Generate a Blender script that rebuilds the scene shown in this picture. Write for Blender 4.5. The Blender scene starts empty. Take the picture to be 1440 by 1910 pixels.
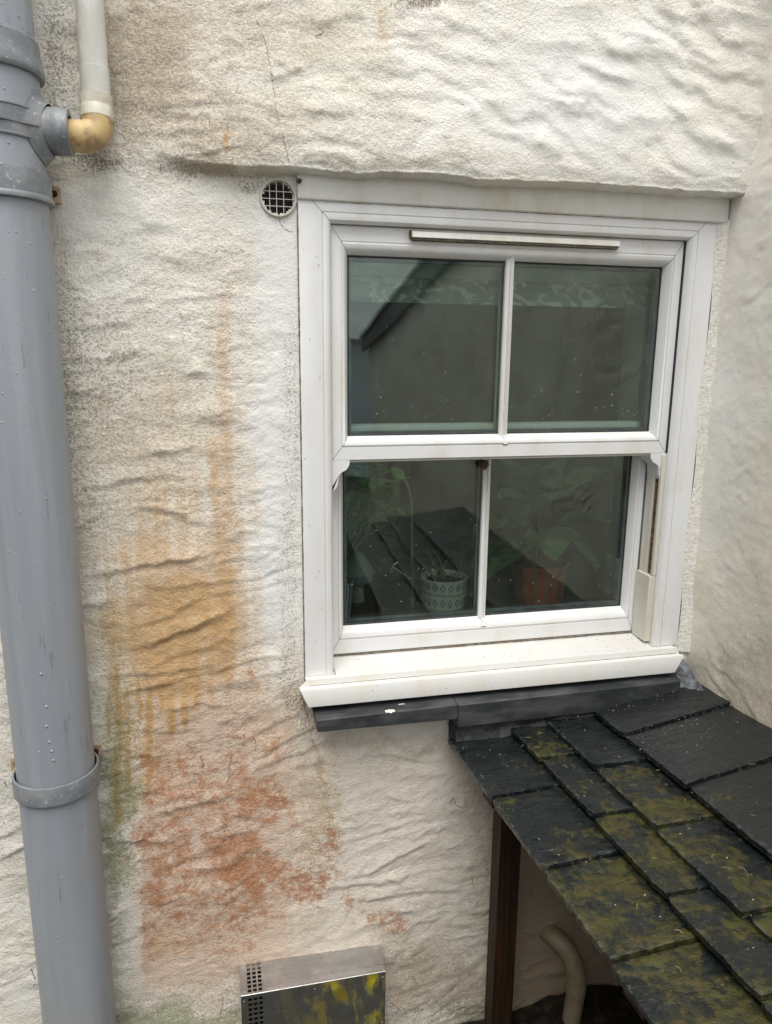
import bpy, bmesh, math, random
import numpy as np
from mathutils import Vector, Matrix, noise as mnoise

random.seed(11)
rng = np.random.default_rng(7)
SC = bpy.context.scene
COL = SC.collection

# ------------------------------------------------------------------ camera
M = np.array([[0.9754823657, -0.2198960911, 0.0089366260],
              [-0.0376836709, -0.2069001051, -0.9776360711],
              [0.2168273393, 0.9533299826, -0.2101138959]])
CAM = np.array([-0.1242472, -1.15579991, 0.54308331])
F, CX, CY = 1363.67, 720.0, 955.0
cd = bpy.data.cameras.new('camera')
cam = bpy.data.objects.new('camera', cd)
COL.objects.link(cam)
r0, r1, r2 = M
cam.matrix_world = Matrix(((r0[0], -r1[0], -r2[0], CAM[0]), (r0[1], -r1[1], -r2[1], CAM[1]),
                           (r0[2], -r1[2], -r2[2], CAM[2]), (0, 0, 0, 1)))
cd.sensor_fit = 'VERTICAL'
cd.sensor_height = 24.0
cd.lens = F / 1910.0 * 24.0
cd.clip_start = 0.02
cd.clip_end = 300
SC.camera = cam

# ------------------------------------------------------------------ world, sun, exposure
SUN_EL, SUN_AZ = math.radians(67), math.radians(198)      # azimuth of the sun seen from the scene (y north)
w = bpy.data.worlds.new('World')
SC.world = w
w.use_nodes = True
wn = w.node_tree.nodes
sky = wn.new('ShaderNodeTexSky')
sky.sky_type = 'NISHITA'
sky.sun_disc = False
sky.sun_elevation = SUN_EL
sky.sun_rotation = SUN_AZ
hs = wn.new('ShaderNodeHueSaturation')
hs.inputs['Saturation'].default_value = 0.12
w.node_tree.links.new(sky.outputs[0], hs.inputs['Color'])
w.node_tree.links.new(hs.outputs[0], wn['Background'].inputs[0])
wn['Background'].inputs[1].default_value = 0.12
sd = bpy.data.lights.new('sun', 'SUN')
sd.energy = 1.3
sd.angle = math.radians(45)
sd.color = (1.0, 0.972, 0.925)
sun = bpy.data.objects.new('sun', sd)
COL.objects.link(sun)
sdir = Vector((math.sin(SUN_AZ) * math.cos(SUN_EL), math.cos(SUN_AZ) * math.cos(SUN_EL), math.sin(SUN_EL)))
sun.rotation_euler = sdir.to_track_quat('Z', 'Y').to_euler()
SC.view_settings.view_transform = 'Standard'
SC.view_settings.look = 'None'
SC.view_settings.gamma = 1
SC.view_settings.exposure = 1.25
SC.cycles.max_bounces = 10
SC.cycles.transparent_max_bounces = 24

# ------------------------------------------------------------------ helpers
def ray(px, py):
    return M.T @ np.array([(px - CX) / F, (py - CY) / F, 1.0])
def at(px, py, y=0.0):
    r = ray(px, py)
    return CAM + r * ((y - CAM[1]) / r[1])
def to_px(P):
    c = (P - CAM) @ M.T
    return CX + F * c[..., 0] / c[..., 2], CY + F * c[..., 1] / c[..., 2]
def sstep(a, b, x):
    t = np.clip((x - a) / (b - a), 0, 1)
    return t * t * (3 - 2 * t)
def _hash(ix, iy, s):
    h = (ix * 374761393 + iy * 668265263 + s * 2147483647) & 0xFFFFFFFF
    h = ((h ^ (h >> 13)) * 1274126177) & 0xFFFFFFFF
    return ((h ^ (h >> 16)) & 0xFFFF) / 65535.0
def vnoise(x, y, s=0):
    x = np.asarray(x, float); y = np.asarray(y, float)
    ix = np.floor(x).astype(np.int64); iy = np.floor(y).astype(np.int64)
    fx = x - ix; fy = y - iy
    u = fx * fx * fx * (fx * (fx * 6 - 15) + 10); v = fy * fy * fy * (fy * (fy * 6 - 15) + 10)
    a = _hash(ix, iy, s); b = _hash(ix + 1, iy, s); c = _hash(ix, iy + 1, s); d = _hash(ix + 1, iy + 1, s)
    return (a + (b - a) * u) * (1 - v) + (c + (d - c) * u) * v
def fbm(x, y, s=0, o=4):
    r = 0; a = 0.5; t = 0
    for k in range(o):
        r = r + a * vnoise(x, y, s + k * 17); t += a
        x = x * 2.03 + 11.3; y = y * 2.03 + 5.7; a *= 0.5
    return r / t

class MB:
    """collects geometry for ONE mesh object"""
    def __init__(s): s.v = []; s.f = []; s.m = []
    def add(s, vs, fs, m=0):
        o = len(s.v); s.v += [tuple(map(float, p)) for p in vs]
        s.f += [tuple(i + o for i in f) for f in fs]; s.m += [m] * len(fs)
    def box(s, x0, x1, y0, y1, z0, z1, m=0):
        s.hexa([(x0, y0, z0), (x1, y0, z0), (x1, y1, z0), (x0, y1, z0),
                (x0, y0, z1), (x1, y0, z1), (x1, y1, z1), (x0, y1, z1)], m)
    def hexa(s, p, m=0):
        s.add(p, [(0, 3, 2, 1), (4, 5, 6, 7), (0, 1, 5, 4), (1, 2, 6, 5), (2, 3, 7, 6), (3, 0, 4, 7)], m)
    def prism(s, poly, y0, y1, m=0):
        """poly in (x,z), counter-clockwise seen from -y; extruded y0 (front) to y1"""
        n = len(poly)
        vs = [(x, y0, z) for x, z in poly] + [(x, y1, z) for x, z in poly]
        fs = [tuple(range(n)), tuple(range(2 * n - 1, n - 1, -1))]
        fs += [(i, i + n, (i + 1) % n + n, (i + 1) % n) for i in range(n)]
        s.add(vs, fs, m)
    def tube(s, path, rad, n=16, caps=True, m=0):
        P = [Vector(p) for p in path]; k = len(P)
        if not hasattr(rad, '__len__'): rad = [rad] * k
        T = [(P[min(i + 1, k - 1)] - P[max(i - 1, 0)]).normalized() for i in range(k)]
        up = Vector((0, 0, 1)) if abs(T[0].z) < 0.9 else Vector((0, 1, 0))
        nx = T[0].cross(up).normalized()
        vs = []; fs = []
        for i in range(k):
            nx = (nx - T[i] * nx.dot(T[i])).normalized(); ny = T[i].cross(nx)
            for j in range(n):
                a = 2 * math.pi * j / n
                vs.append(P[i] + nx * math.cos(a) * rad[i] + ny * math.sin(a) * rad[i])
        for i in range(k - 1):
            for j in range(n):
                j2 = (j + 1) % n
                fs.append((i * n + j, i * n + j2, (i + 1) * n + j2, (i + 1) * n + j))
        if caps:
            fs.append(tuple(range(n - 1, -1, -1))); fs.append(tuple(range((k - 1) * n, k * n)))
        s.add(vs, fs, m)
    def lathe(s, cx, cy, prof, n=48, m=0, close=False):
        vs = []; fs = []; k = len(prof)
        for r, z in prof:
            for j in range(n):
                a = 2 * math.pi * j / n
                vs.append((cx + r * math.cos(a), cy + r * math.sin(a), z))
        for i in range(k - 1):
            for j in range(n):
                j2 = (j + 1) % n
                fs.append((i * n + j, i * n + j2, (i + 1) * n + j2, (i + 1) * n + j))
        if close:
            fs.append(tuple(range(n - 1, -1, -1))); fs.append(tuple(range((k - 1) * n, k * n)))
        s.add(vs, fs, m)
    def dome(s, c, nrm, r, h, n=7, m=0):
        c = Vector(c); nrm = Vector(nrm).normalized()
        a = nrm.orthogonal().normalized(); b = nrm.cross(a)
        vs = []; fs = []
        for q, (rr, hh) in enumerate(((1, -0.2), (0.86, 0.45), (0.5, 0.85))):
            for j in range(n):
                t = 2 * math.pi * j / n
                vs.append(c + a * math.cos(t) * r * rr + b * math.sin(t) * r * rr * 1.15 + nrm * h * hh)
        vs.append(c + nrm * h)
        for q in range(2):
            for j in range(n):
                j2 = (j + 1) % n
                fs.append((q * n + j, q * n + j2, (q + 1) * n + j2, (q + 1) * n + j))
        for j in range(n): fs.append((2 * n + j, 2 * n + (j + 1) % n, 3 * n))
        s.add(vs, fs, m)
    def build(s, name, mats, parent=None, loc=None, smooth=40, bevel=0, attrs=None, recalc=True):
        off = np.zeros(3)
        if parent is not None: off = np.array(WL[parent.name])
        elif loc is not None: off = np.array(loc, float)
        me = bpy.data.meshes.new(name)
        V = np.array(s.v, float) - off
        me.from_pydata([tuple(p) for p in V], [], s.f)
        if not isinstance(mats, (list, tuple)): mats = [mats]
        for mm in mats: me.materials.append(mm)
        if len(mats) > 1: me.polygons.foreach_set('material_index', s.m)
        if recalc:
            bm = bmesh.new(); bm.from_mesh(me)
            bmesh.ops.recalc_face_normals(bm, faces=bm.faces)
            bm.to_mesh(me); bm.free()
        if smooth:
            me.polygons.foreach_set('use_smooth', [True] * len(me.polygons))
            me.set_sharp_from_angle(angle=math.radians(smooth))
        for an, arr in (attrs or {}).items():
            a = me.color_attributes.new(an, 'FLOAT_COLOR', 'POINT')
            a.data.foreach_set('color', np.asarray(arr, np.float32).ravel())
        o = bpy.data.objects.new(name, me)
        COL.objects.link(o)
        if parent is not None:
            o.parent = parent; WL[o.name] = off
        else:
            o.location = off; WL[o.name] = off
        if bevel:
            b = o.modifiers.new('bevel', 'BEVEL'); b.width = bevel; b.segments = 2
            b.limit_method = 'ANGLE'; b.angle_limit = math.radians(40); b.harden_normals = False
        return o
WL = {}
def tag(o, label=None, cat=None, group=None, kind=None):
    if label: o['label'] = label
    if cat: o['category'] = cat
    if group: o['group'] = group
    if kind: o['kind'] = kind
    return o
def thing(name, label, cat, loc, group=None):
    o = bpy.data.objects.new(name, None); COL.objects.link(o)
    o.location = loc; o.empty_display_size = 0.05
    WL[o.name] = np.array(loc, float)
    return tag(o, label, cat, group)

# ------------------------------------------------------------------ node helper
class N:
    def __init__(s, name):
        s.mat = bpy.data.materials.new(name); s.mat.use_nodes = True
        s.t = s.mat.node_tree; s.t.nodes.clear()
        s.out = s.t.nodes.new('ShaderNodeOutputMaterial')
    def node(s, typ, **kw):
        n = s.t.nodes.new(typ)
        for k, v in kw.items(): setattr(n, k, v)
        return n
    def set(s, sock, v):
        if v is None: return
        if isinstance(v, bpy.types.NodeSocket): s.t.links.new(v, sock)
        elif isinstance(v, (tuple, list)) and len(v) == 3 and sock.type == 'RGBA': sock.default_value = (*v, 1)
        else: sock.default_value = v
    def obj(s): return s.node('ShaderNodeTexCoord').outputs['Object']
    def gen(s): return s.node('ShaderNodeNewGeometry').outputs['Position']
    def mapv(s, v, scale=(1, 1, 1), rot=(0, 0, 0), loc=(0, 0, 0)):
        n = s.node('ShaderNodeMapping'); s.set(n.inputs[0], v)
        n.inputs['Scale'].default_value = scale; n.inputs['Rotation'].default_value = rot
        n.inputs['Location'].default_value = loc
        return n.outputs[0]
    def noise(s, v, scale, detail=3, rough=0.55, dist=0.0, col=False):
        n = s.node('ShaderNodeTexNoise'); s.set(n.inputs['Vector'], v)
        n.inputs['Scale'].default_value = scale; n.inputs['Detail'].default_value = detail
        n.inputs['Roughness'].default_value = rough; n.inputs['Distortion'].default_value = dist
        return n.outputs['Color' if col else 0]
    def voro(s, v, scale, feature='F1', out='Distance', rnd=1.0):
        n = s.node('ShaderNodeTexVoronoi', feature=feature); s.set(n.inputs['Vector'], v)
        n.inputs['Scale'].default_value = scale; n.inputs['Randomness'].default_value = rnd
        return n.outputs[out]
    def m(s, op, a, b=None, c=None, clamp=False):
        n = s.node('ShaderNodeMath', operation=op); n.use_clamp = clamp
        s.set(n.inputs[0], a); s.set(n.inputs[1], b); s.set(n.inputs[2], c)
        return n.outputs[0]
    def ss(s, v, lo, hi, a=0.0, b=1.0):
        n = s.node('ShaderNodeMapRange', interpolation_type='SMOOTHSTEP')
        s.set(n.inputs[0], v); n.inputs[1].default_value = lo; n.inputs[2].default_value = hi
        n.inputs[3].default_value = a; n.inputs[4].default_value = b
        return n.outputs[0]
    def mix(s, f, a, b, blend='MIX'):
        n = s.node('ShaderNodeMix', data_type='RGBA', blend_type=blend)
        s.set(n.inputs[0], f); s.set(n.inputs[6], a); s.set(n.inputs[7], b)
        return n.outputs[2]
    def attr(s, name):
        n = s.node('ShaderNodeAttribute'); n.attribute_name = name
        sp = s.node('ShaderNodeSeparateColor'); s.t.links.new(n.outputs['Color'], sp.inputs[0])
        return [*sp.outputs[:3], n.outputs['Alpha']]
    def bump(s, h, strength=1.0, dist=1.0, nrm=None):
        n = s.node('ShaderNodeBump'); n.inputs['Strength'].default_value = strength
        n.inputs['Distance'].default_value = dist
        s.set(n.inputs['Height'], h); s.set(n.inputs['Normal'], nrm)
        return n.outputs[0]
    def bsdf(s, color, rough=0.5, metal=0.0, nrm=None, spec=0.5, coat=None, coat_r=0.1, trans=None):
        n = s.node('ShaderNodeBsdfPrincipled')
        s.set(n.inputs['Base Color'], color); s.set(n.inputs['Roughness'], rough)
        s.set(n.inputs['Metallic'], metal); s.set(n.inputs['Normal'], nrm)
        s.set(n.inputs['Specular IOR Level'], spec)
        if coat is not None:
            s.set(n.inputs['Coat Weight'], coat); s.set(n.inputs['Coat Roughness'], coat_r)
        s.t.links.new(n.outputs[0], s.out.inputs[0])
        return s.mat

# ------------------------------------------------------------------ materials
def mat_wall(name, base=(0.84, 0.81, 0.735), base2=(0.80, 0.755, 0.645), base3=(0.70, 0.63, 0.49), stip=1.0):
    k = N(name); p = k.gen()
    A = k.attr('stain_shade_a'); B = k.attr('stain_shade_b')          # A: brown, mildew, orange, terracotta  B: green, clean, beige, ochre
    fine = k.noise(p, 430, 3, 0.6)
    grit = k.noise(p, 210, 4, 0.62)
    med = k.noise(p, 60, 4, 0.65)
    big = k.noise(p, 9, 4, 0.6)
    vert = k.noise(k.mapv(p, (75, 10, 5)), 1.0, 3, 0.55)
    vf = k.noise(p, 900, 2, 0.6)
    c = k.mix(k.ss(big, 0.32, 0.68), base, base2)
    c = k.mix(k.ss(k.noise(p, 26, 5, 0.7), 0.42, 0.75, 0, 0.5), c, base3)
    c = k.mix(k.ss(med, 0.45, 0.75, 0, 0.35), c, (0.83, 0.82, 0.79))
    grain = k.m('ADD', k.m('MULTIPLY', grit, 0.45), k.m('ADD', k.m('MULTIPLY', fine, 0.35), k.m('MULTIPLY', med, 0.2)))
    mixn = k.m('ADD', k.m('MULTIPLY', med, 0.45), k.m('MULTIPLY', grain, 0.55))
    def fac(mask, nz, spread, lo, hi, mx):
        v = k.m('ADD', mask, k.m('MULTIPLY', k.m('SUBTRACT', nz, 0.5), spread))
        return k.m('MULTIPLY', k.ss(v, lo, hi, 0, mx), k.m('MULTIPLY', mask, 5.0, clamp=True))
    c = k.mix(k.m('MULTIPLY', B[1], 0.8), c, (0.80, 0.795, 0.78))
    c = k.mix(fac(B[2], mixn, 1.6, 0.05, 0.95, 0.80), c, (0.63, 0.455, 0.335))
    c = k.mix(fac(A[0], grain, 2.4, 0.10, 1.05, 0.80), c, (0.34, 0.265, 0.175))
    on = k.m('ADD', k.m('MULTIPLY', vert, 0.35), k.m('MULTIPLY', grain, 0.65))
    c = k.mix(fac(A[2], on, 1.9, 0.0, 1.0, 0.84), c, k.mix(k.ss(med, 0.35, 0.65), (0.50, 0.255, 0.062), (0.56, 0.34, 0.13)))
    c = k.mix(fac(B[3], grain, 2.2, 0.15, 0.9, 0.8), c, (0.42, 0.28, 0.10))
    tn = k.m('ADD', k.m('MULTIPLY', k.noise(p, 30, 4, 0.7), 0.40), k.m('MULTIPLY', grain, 0.60))
    c = k.mix(fac(A[3], tn, 4.6, 0.26, 0.92, 0.92), c, k.mix(k.ss(grit, 0.38, 0.60), (0.36, 0.135, 0.045), (0.50, 0.25, 0.13)))
    c = k.mix(fac(B[0], grain, 2.4, 0.12, 0.95, 0.78), c, (0.215, 0.225, 0.085))
    spk = k.m('ADD', k.m('MULTIPLY', fine, 0.55), k.m('MULTIPLY', grit, 0.45))
    c = k.mix(fac(A[1], spk, 3.2, 0.30, 0.95, 0.80), c, (0.115, 0.092, 0.062))
    # dirt sits in the pits of the stipple
    pit = k.m('ADD', k.m('MULTIPLY', grit, 0.6), k.m('MULTIPLY', fine, 0.4))
    c = k.mix(k.ss(pit, 0.44, 0.28, 0, 0.40), c, (0.33, 0.27, 0.195))
    c = k.mix(k.ss(pit, 0.56, 0.68, 0, 0.40), c, (0.86, 0.85, 0.82))
    c = k.mix(k.ss(k.noise(p, 95, 3, 0.6), 0.70, 0.75, 0, 0.5), c, (0.16, 0.12, 0.08))
    h = k.m('ADD', k.m('MULTIPLY', grit, 0.0030 * stip), k.m('MULTIPLY', fine, 0.0017 * stip))
    h = k.m('ADD', h, k.m('ADD', k.m('MULTIPLY', med, 0.0016 * stip), k.m('MULTIPLY', vf, 0.0006 * stip)))
    h = k.m('MULTIPLY', h, k.m('SUBTRACT', 1.0, k.m('MULTIPLY', B[1], 0.55)))
    return k.bsdf(c, k.ss(grit, 0.3, 0.7, 0.75, 0.55), nrm=k.bump(h, 0.82), spec=0.35)

def mat_upvc(name, col=(0.755, 0.755, 0.75), dirt=0.3, rough=0.32):
    k = N(name); p = k.gen()
    n1 = k.noise(k.mapv(p, (14, 14, 5)), 1.0, 5, 0.65)
    n2 = k.noise(p, 260, 3, 0.6)
    c = k.mix(k.ss(n1, 0.42, 0.8, 0, dirt * 2.0), col, (0.62, 0.565, 0.45))
    c = k.mix(k.ss(n2, 0.66, 0.75, 0, dirt * 1.2), c, (0.38, 0.33, 0.24))
    sc = k.noise(k.mapv(p, (320, 320, 40), (0.3, 0.5, 0.2)), 1.0, 2, 0.5)
    c = k.mix(k.ss(sc, 0.74, 0.79, 0, dirt * 1.3), c, (0.20, 0.17, 0.13))
    return k.bsdf(c, k.ss(n1, 0.3, 0.7, rough, rough + 0.15), nrm=k.bump(k.noise(p, 40, 3), 0.2, 0.001), spec=0.45)

def mat_pipe():
    k = N('grey_pipe_plastic'); p = k.gen()
    v = k.noise(k.mapv(p, (28, 28, 1.6)), 1.0, 4, 0.6)
    g = k.noise(p, 7, 4, 0.6)
    c = k.mix(k.ss(v, 0.35, 0.7), (0.275, 0.30, 0.335), (0.325, 0.347, 0.38))
    c = k.mix(k.ss(g, 0.48, 0.75, 0, 0.45), c, (0.32, 0.31, 0.275))
    c = k.mix(k.ss(k.noise(p, 240, 2, 0.5), 0.68, 0.74, 0, 0.5), c, (0.48, 0.48, 0.47))
    c = k.mix(k.ss(k.noise(k.mapv(p, (90, 90, 12)), 1, 3, 0.6), 0.64, 0.72, 0, 0.4), c, (0.14, 0.135, 0.12))
    return k.bsdf(c, k.ss(v, 0.3, 0.7, 0.34, 0.5), nrm=k.bump(k.noise(p, 120, 3), 0.25, 0.0006), spec=0.5)

def mat_grey_fitting():
    k = N('grey_fitting_plastic'); p = k.gen()
    c = k.mix(k.ss(k.noise(p, 40, 5, 0.65), 0.4, 0.7), (0.17, 0.185, 0.20), (0.25, 0.255, 0.26))
    c = k.mix(k.ss(k.noise(p, 190, 3, 0.6), 0.62, 0.72, 0, 0.7), c, (0.50, 0.50, 0.48))
    return k.bsdf(c, 0.45, nrm=k.bump(k.noise(p, 150, 3), 0.4, 0.0006))

def mat_simple(name, a, b, scale=30, rough=0.5, spec=0.5, metal=0.0, bump=0.0005, map_=(1, 1, 1), lo=0.4, hi=0.65):
    k = N(name); p = k.mapv(k.gen(), map_)
    n = k.noise(p, scale, 5, 0.62)
    return k.bsdf(k.mix(k.ss(n, lo, hi), a, b), rough, metal, k.bump(n, 0.5, bump * 4) if bump else None, spec)

def mat_slate():
    k = N('wet_mossy_slate'); p = k.gen()
    A = k.attr('slate')                                    # r moss, g tone, b edge
    n1 = k.noise(p, 16, 6, 0.68, 0.3); n2 = k.noise(p, 90, 4, 0.65); n3 = k.noise(p, 420, 3, 0.6)
    lam = k.noise(k.mapv(p, (26, 90, 60), (0, 0, 0.5)), 1.0, 5, 0.65, 1.2)
    c = k.mix(k.ss(lam, 0.35, 0.7), (0.005, 0.0075, 0.0075), (0.016, 0.021, 0.0215))
    c = k.mix(k.m('MULTIPLY', A[1], 0.7), c, (0.016, 0.0168, 0.0178))
    mv = k.m('ADD', A[0], k.m('MULTIPLY', k.m('SUBTRACT', k.m('ADD', k.m('MULTIPLY', n1, 0.75), k.m('MULTIPLY', n2, 0.25)), 0.53), 3.6))
    mf = k.m('MULTIPLY', k.ss(mv, 0.32, 0.84), k.ss(n2, 0.2, 0.55, 0.45, 1.0))
    moss = k.mix(k.ss(n2, 0.4, 0.68), (0.032, 0.030, 0.007), (0.066, 0.053, 0.011))
    moss = k.mix(k.ss(k.noise(p, 34, 3), 0.52, 0.68), moss, (0.055, 0.058, 0.009))
    c = k.mix(k.m('MULTIPLY', mf, 0.86), c, moss)
    c = k.mix(k.ss(n3, 0.67, 0.73, 0, 0.5), c, (0.19, 0.19, 0.17))
    c = k.mix(k.m('MULTIPLY', A[2], k.ss(n2, 0.5, 0.66, 0, 0.6)), c, (0.075, 0.083, 0.088))
    h = k.m('ADD', k.m('MULTIPLY', lam, 0.0022), k.m('ADD', k.m('MULTIPLY', n2, 0.0012), k.m('MULTIPLY', k.m('MULTIPLY', mf, n3), 0.0012)))
    r = k.m('ADD', k.ss(mf, 0.0, 1.0, 0.15, 0.42), k.m('MULTIPLY', k.m('SUBTRACT', n2, 0.5), 0.3))
    return k.bsdf(c, r, nrm=k.bump(h, 0.8), spec=0.42)

def mat_glass():
    k = N('window_glass')
    g = k.node('ShaderNodeNewGeometry')
    dp = k.node('ShaderNodeVectorMath', operation='DOT_PRODUCT')
    k.set(dp.inputs[0], g.outputs['Normal']); k.set(dp.inputs[1], g.outputs['Incoming'])
    cs = k.m('ABSOLUTE', dp.outputs['Value'])
    f = k.m('ADD', 0.100, k.m('MULTIPLY', k.m('POWER', k.m('SUBTRACT', 1.0, cs, clamp=True), 5.0), 0.9))
    p = g.outputs['Position']
    film = k.m('MULTIPLY', k.ss(k.noise(p, 14, 5, 0.65), 0.35, 0.75), 0.016)
    spots = k.m('MULTIPLY', k.ss(k.noise(p, 330, 2, 0.5), 0.75, 0.79), 0.35)
    tr = k.node('ShaderNodeBsdfTransparent'); tr.inputs[0].default_value = (0.755, 0.82, 0.79, 1)
    gl = k.node('ShaderNodeBsdfGlossy'); gl.inputs['Roughness'].default_value = 0.012; gl.inputs[0].default_value = (0.90, 1.0, 0.95, 1)
    k.set(gl.inputs['Normal'], k.bump(k.noise(p, 6, 2), 0.06, 0.006))
    df = k.node('ShaderNodeBsdfDiffuse'); df.inputs[0].default_value = (0.62, 0.62, 0.58, 1)
    a = k.node('ShaderNodeMixShader'); k.set(a.inputs[0], f); k.set(a.inputs[1], tr.outputs[0]); k.set(a.inputs[2], gl.outputs[0])
    b = k.node('ShaderNodeMixShader'); k.set(b.inputs[0], k.m('ADD', film, spots)); k.set(b.inputs[1], a.outputs[0]); k.set(b.inputs[2], df.outputs[0])
    k.t.links.new(b.outputs[0], k.out.inputs[0])
    return k.mat

def mat_steel(name, reflection):
    k = N(name); p = k.gen()
    br = k.noise(k.mapv(p, (4, 90, 420)), 1.0, 3, 0.6)
    n = k.noise(p, 22, 5, 0.65)
    c = k.mix(k.ss(n, 0.4, 0.7), (0.40, 0.39, 0.38), (0.52, 0.51, 0.50))
    c = k.mix(k.ss(k.noise(p, 170, 3, 0.6), 0.66, 0.75, 0, 0.6), c, (0.62, 0.62, 0.60))
    met = 0.85
    if reflection:  # yellow-green reflection painted into the front plate's colour
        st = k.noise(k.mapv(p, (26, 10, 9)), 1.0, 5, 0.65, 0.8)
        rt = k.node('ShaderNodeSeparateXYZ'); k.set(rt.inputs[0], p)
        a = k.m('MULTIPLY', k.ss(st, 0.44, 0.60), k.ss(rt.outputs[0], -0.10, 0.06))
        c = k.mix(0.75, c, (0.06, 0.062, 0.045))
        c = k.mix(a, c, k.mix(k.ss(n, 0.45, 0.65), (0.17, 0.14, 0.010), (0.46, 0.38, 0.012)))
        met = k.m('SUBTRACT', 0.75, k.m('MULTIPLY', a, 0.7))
    return k.bsdf(c, k.ss(br, 0.3, 0.7, 0.22, 0.42), met, k.bump(n, 0.2, 0.001))

def mat_wood():
    k = N('stained_timber'); p = k.gen()
    g = k.noise(k.mapv(p, (160, 160, 5)), 1.0, 4, 0.6, 0.6)
    c = k.mix(k.ss(g, 0.35, 0.68), (0.011, 0.0065, 0.0032), (0.046, 0.019, 0.0070))
    c = k.mix(k.ss(k.noise(p, 30, 4), 0.5, 0.75, 0, 0.7), c, (0.016, 0.014, 0.008))
    return k.bsdf(c, 0.6, nrm=k.bump(g, 0.6, 0.002), spec=0.3)

def mat_patterned():
    k = N('patterned_ceramic'); o = k.obj()
    sx = k.node('ShaderNodeSeparateXYZ'); k.set(sx.inputs[0], o)
    u = k.m('MULTIPLY', k.m('ARCTAN2', sx.outputs[1], sx.outputs[0]), 18 / (2 * math.pi))
    v = k.m('MULTIPLY', sx.outputs[2], 1 / 0.034)
    fu = k.m('ABSOLUTE', k.m('SUBTRACT', k.m('FRACT', u), 0.5))
    fv = k.m('ABSOLUTE', k.m('SUBTRACT', k.m('FRACT', v), 0.55))
    d = k.m('ADD', fu, k.m('MULTIPLY', fv, 1.5))
    ring = k.m('MULTIPLY', k.ss(d, 0.24, 0.28), k.ss(d, 0.42, 0.38))
    dot = k.ss(d, 0.12, 0.08)
    line = k.ss(fv, 0.425, 0.44)
    line = k.m('MULTIPLY', line, k.ss(fv, 0.49, 0.475))
    f = k.m('MAXIMUM', k.m('MAXIMUM', ring, dot), line)
    return k.bsdf(k.mix(f, (0.70, 0.69, 0.64), (0.06, 0.06, 0.06)), 0.4)

def mat_stripes(name, a, b, n):
    k = N(name); o = k.obj()
    sx = k.node('ShaderNodeSeparateXYZ'); k.set(sx.inputs[0], o)
    u = k.m('SINE', k.m('MULTIPLY', k.m('ARCTAN2', sx.outputs[1], sx.outputs[0]), n))
    return k.bsdf(k.mix(k.ss(u, -0.2, 0.5), a, b), 0.45, nrm=k.bump(u, 0.5, 0.002))

def mat_leaf(name, a, b):
    k = N(name); p = k.gen()
    n = k.noise(k.mapv(p, (60, 60, 20)), 1.0, 4)
    return k.bsdf(k.mix(k.ss(n, 0.35, 0.7), a, b), 0.42, spec=0.4)

def mat_blind():
    k = N('blind_fabric'); p = k.gen()
    n = k.noise(p, 40, 4)
    return k.bsdf(k.mix(k.ss(n, 0.4, 0.7), (0.66, 0.72, 0.67), (0.78, 0.82, 0.77)), 0.9)

def mat_lace():
    k = N('blind_lace'); p = k.gen()
    v = k.noise(k.mapv(p, (26, 26, 40)), 1.0, 2, 0.5, 1.5)
    return k.bsdf(k.mix(k.ss(v, 0.52, 0.58), (0.34, 0.38, 0.35), (0.86, 0.86, 0.76)), 0.9)

W = mat_wall('stained_render')
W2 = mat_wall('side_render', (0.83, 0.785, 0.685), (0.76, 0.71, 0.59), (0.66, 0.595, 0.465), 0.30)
UP = mat_upvc('white_upvc')
UPD = mat_upvc('dirty_upvc', (0.74, 0.73, 0.69), 0.6)
UPC = mat_upvc('cream_upvc', (0.62, 0.60, 0.53), 0.5)
PIPE = mat_pipe(); FIT = mat_grey_fitting()
WASTE = mat_simple('white_waste_pipe', (0.66, 0.655, 0.62), (0.52, 0.50, 0.44), 20, 0.42, map_=(1, 1, .4))
TAN = mat_simple('yellowed_plastic', (0.58, 0.42, 0.19), (0.33, 0.21, 0.11), 40, 0.5, lo=0.40, hi=0.62)
CREAM = mat_simple('cream_drain_plastic', (0.30, 0.25, 0.16), (0.22, 0.18, 0.11), 20, 0.5)
SLATE = mat_slate()
SILLSLATE = mat_simple('slate_sill_stone', (0.026, 0.029, 0.031), (0.070, 0.072, 0.074), 26, 0.5, 0.4, bump=0.001, map_=(0.4, 1, 1))
MORTAR = mat_simple('grey_mortar', (0.030, 0.033, 0.032), (0.075, 0.078, 0.074), 60, 0.8, 0.3, bump=0.002)
LIME = mat_simple('pale_fillet', (0.80, 0.775, 0.72), (0.66, 0.62, 0.54), 190, 0.8, 0.3, bump=0.001)
GLASS = mat_glass()
SPACER = mat_simple('spacer_bar', (0.06, 0.075, 0.08), (0.11, 0.13, 0.13), 30, 0.45, bump=0)
GASKET_SHADE = mat_simple('black_gasket_shade', (0.012, 0.013, 0.013), (0.03, 0.03, 0.03), 60, 0.6, bump=0)
STEEL = mat_steel('weathered_steel', False); STEELR = mat_steel('painted_reflection_steel', True)
DARK = mat_simple('dark_void', (0.006, 0.006, 0.005), (0.014, 0.011, 0.008), 60, 0.9, 0.1, bump=0)
RUST = mat_simple('rusty_iron', (0.075, 0.022, 0.008), (0.025, 0.012, 0.007), 160, 0.8, 0.2, bump=0.001)
LUGM = mat_simple('lug_metal', (0.50, 0.40, 0.28), (0.34, 0.20, 0.10), 90, 0.6, 0.3)
WOOD = mat_wood()
SOIL = mat_simple('dark_soil', (0.010, 0.008, 0.005), (0.035, 0.027, 0.017), 40, 0.9, 0.2, bump=0.004)
PAVE = mat_simple('weathered_paving', (0.075, 0.072, 0.062), (0.12, 0.115, 0.10), 8, 0.8, 0.3, bump=0.002)
DROP = mat_simple('water_bead', (0.27, 0.285, 0.31), (0.37, 0.385, 0.41), 30, 0.10, 0.8, bump=0)
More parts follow.
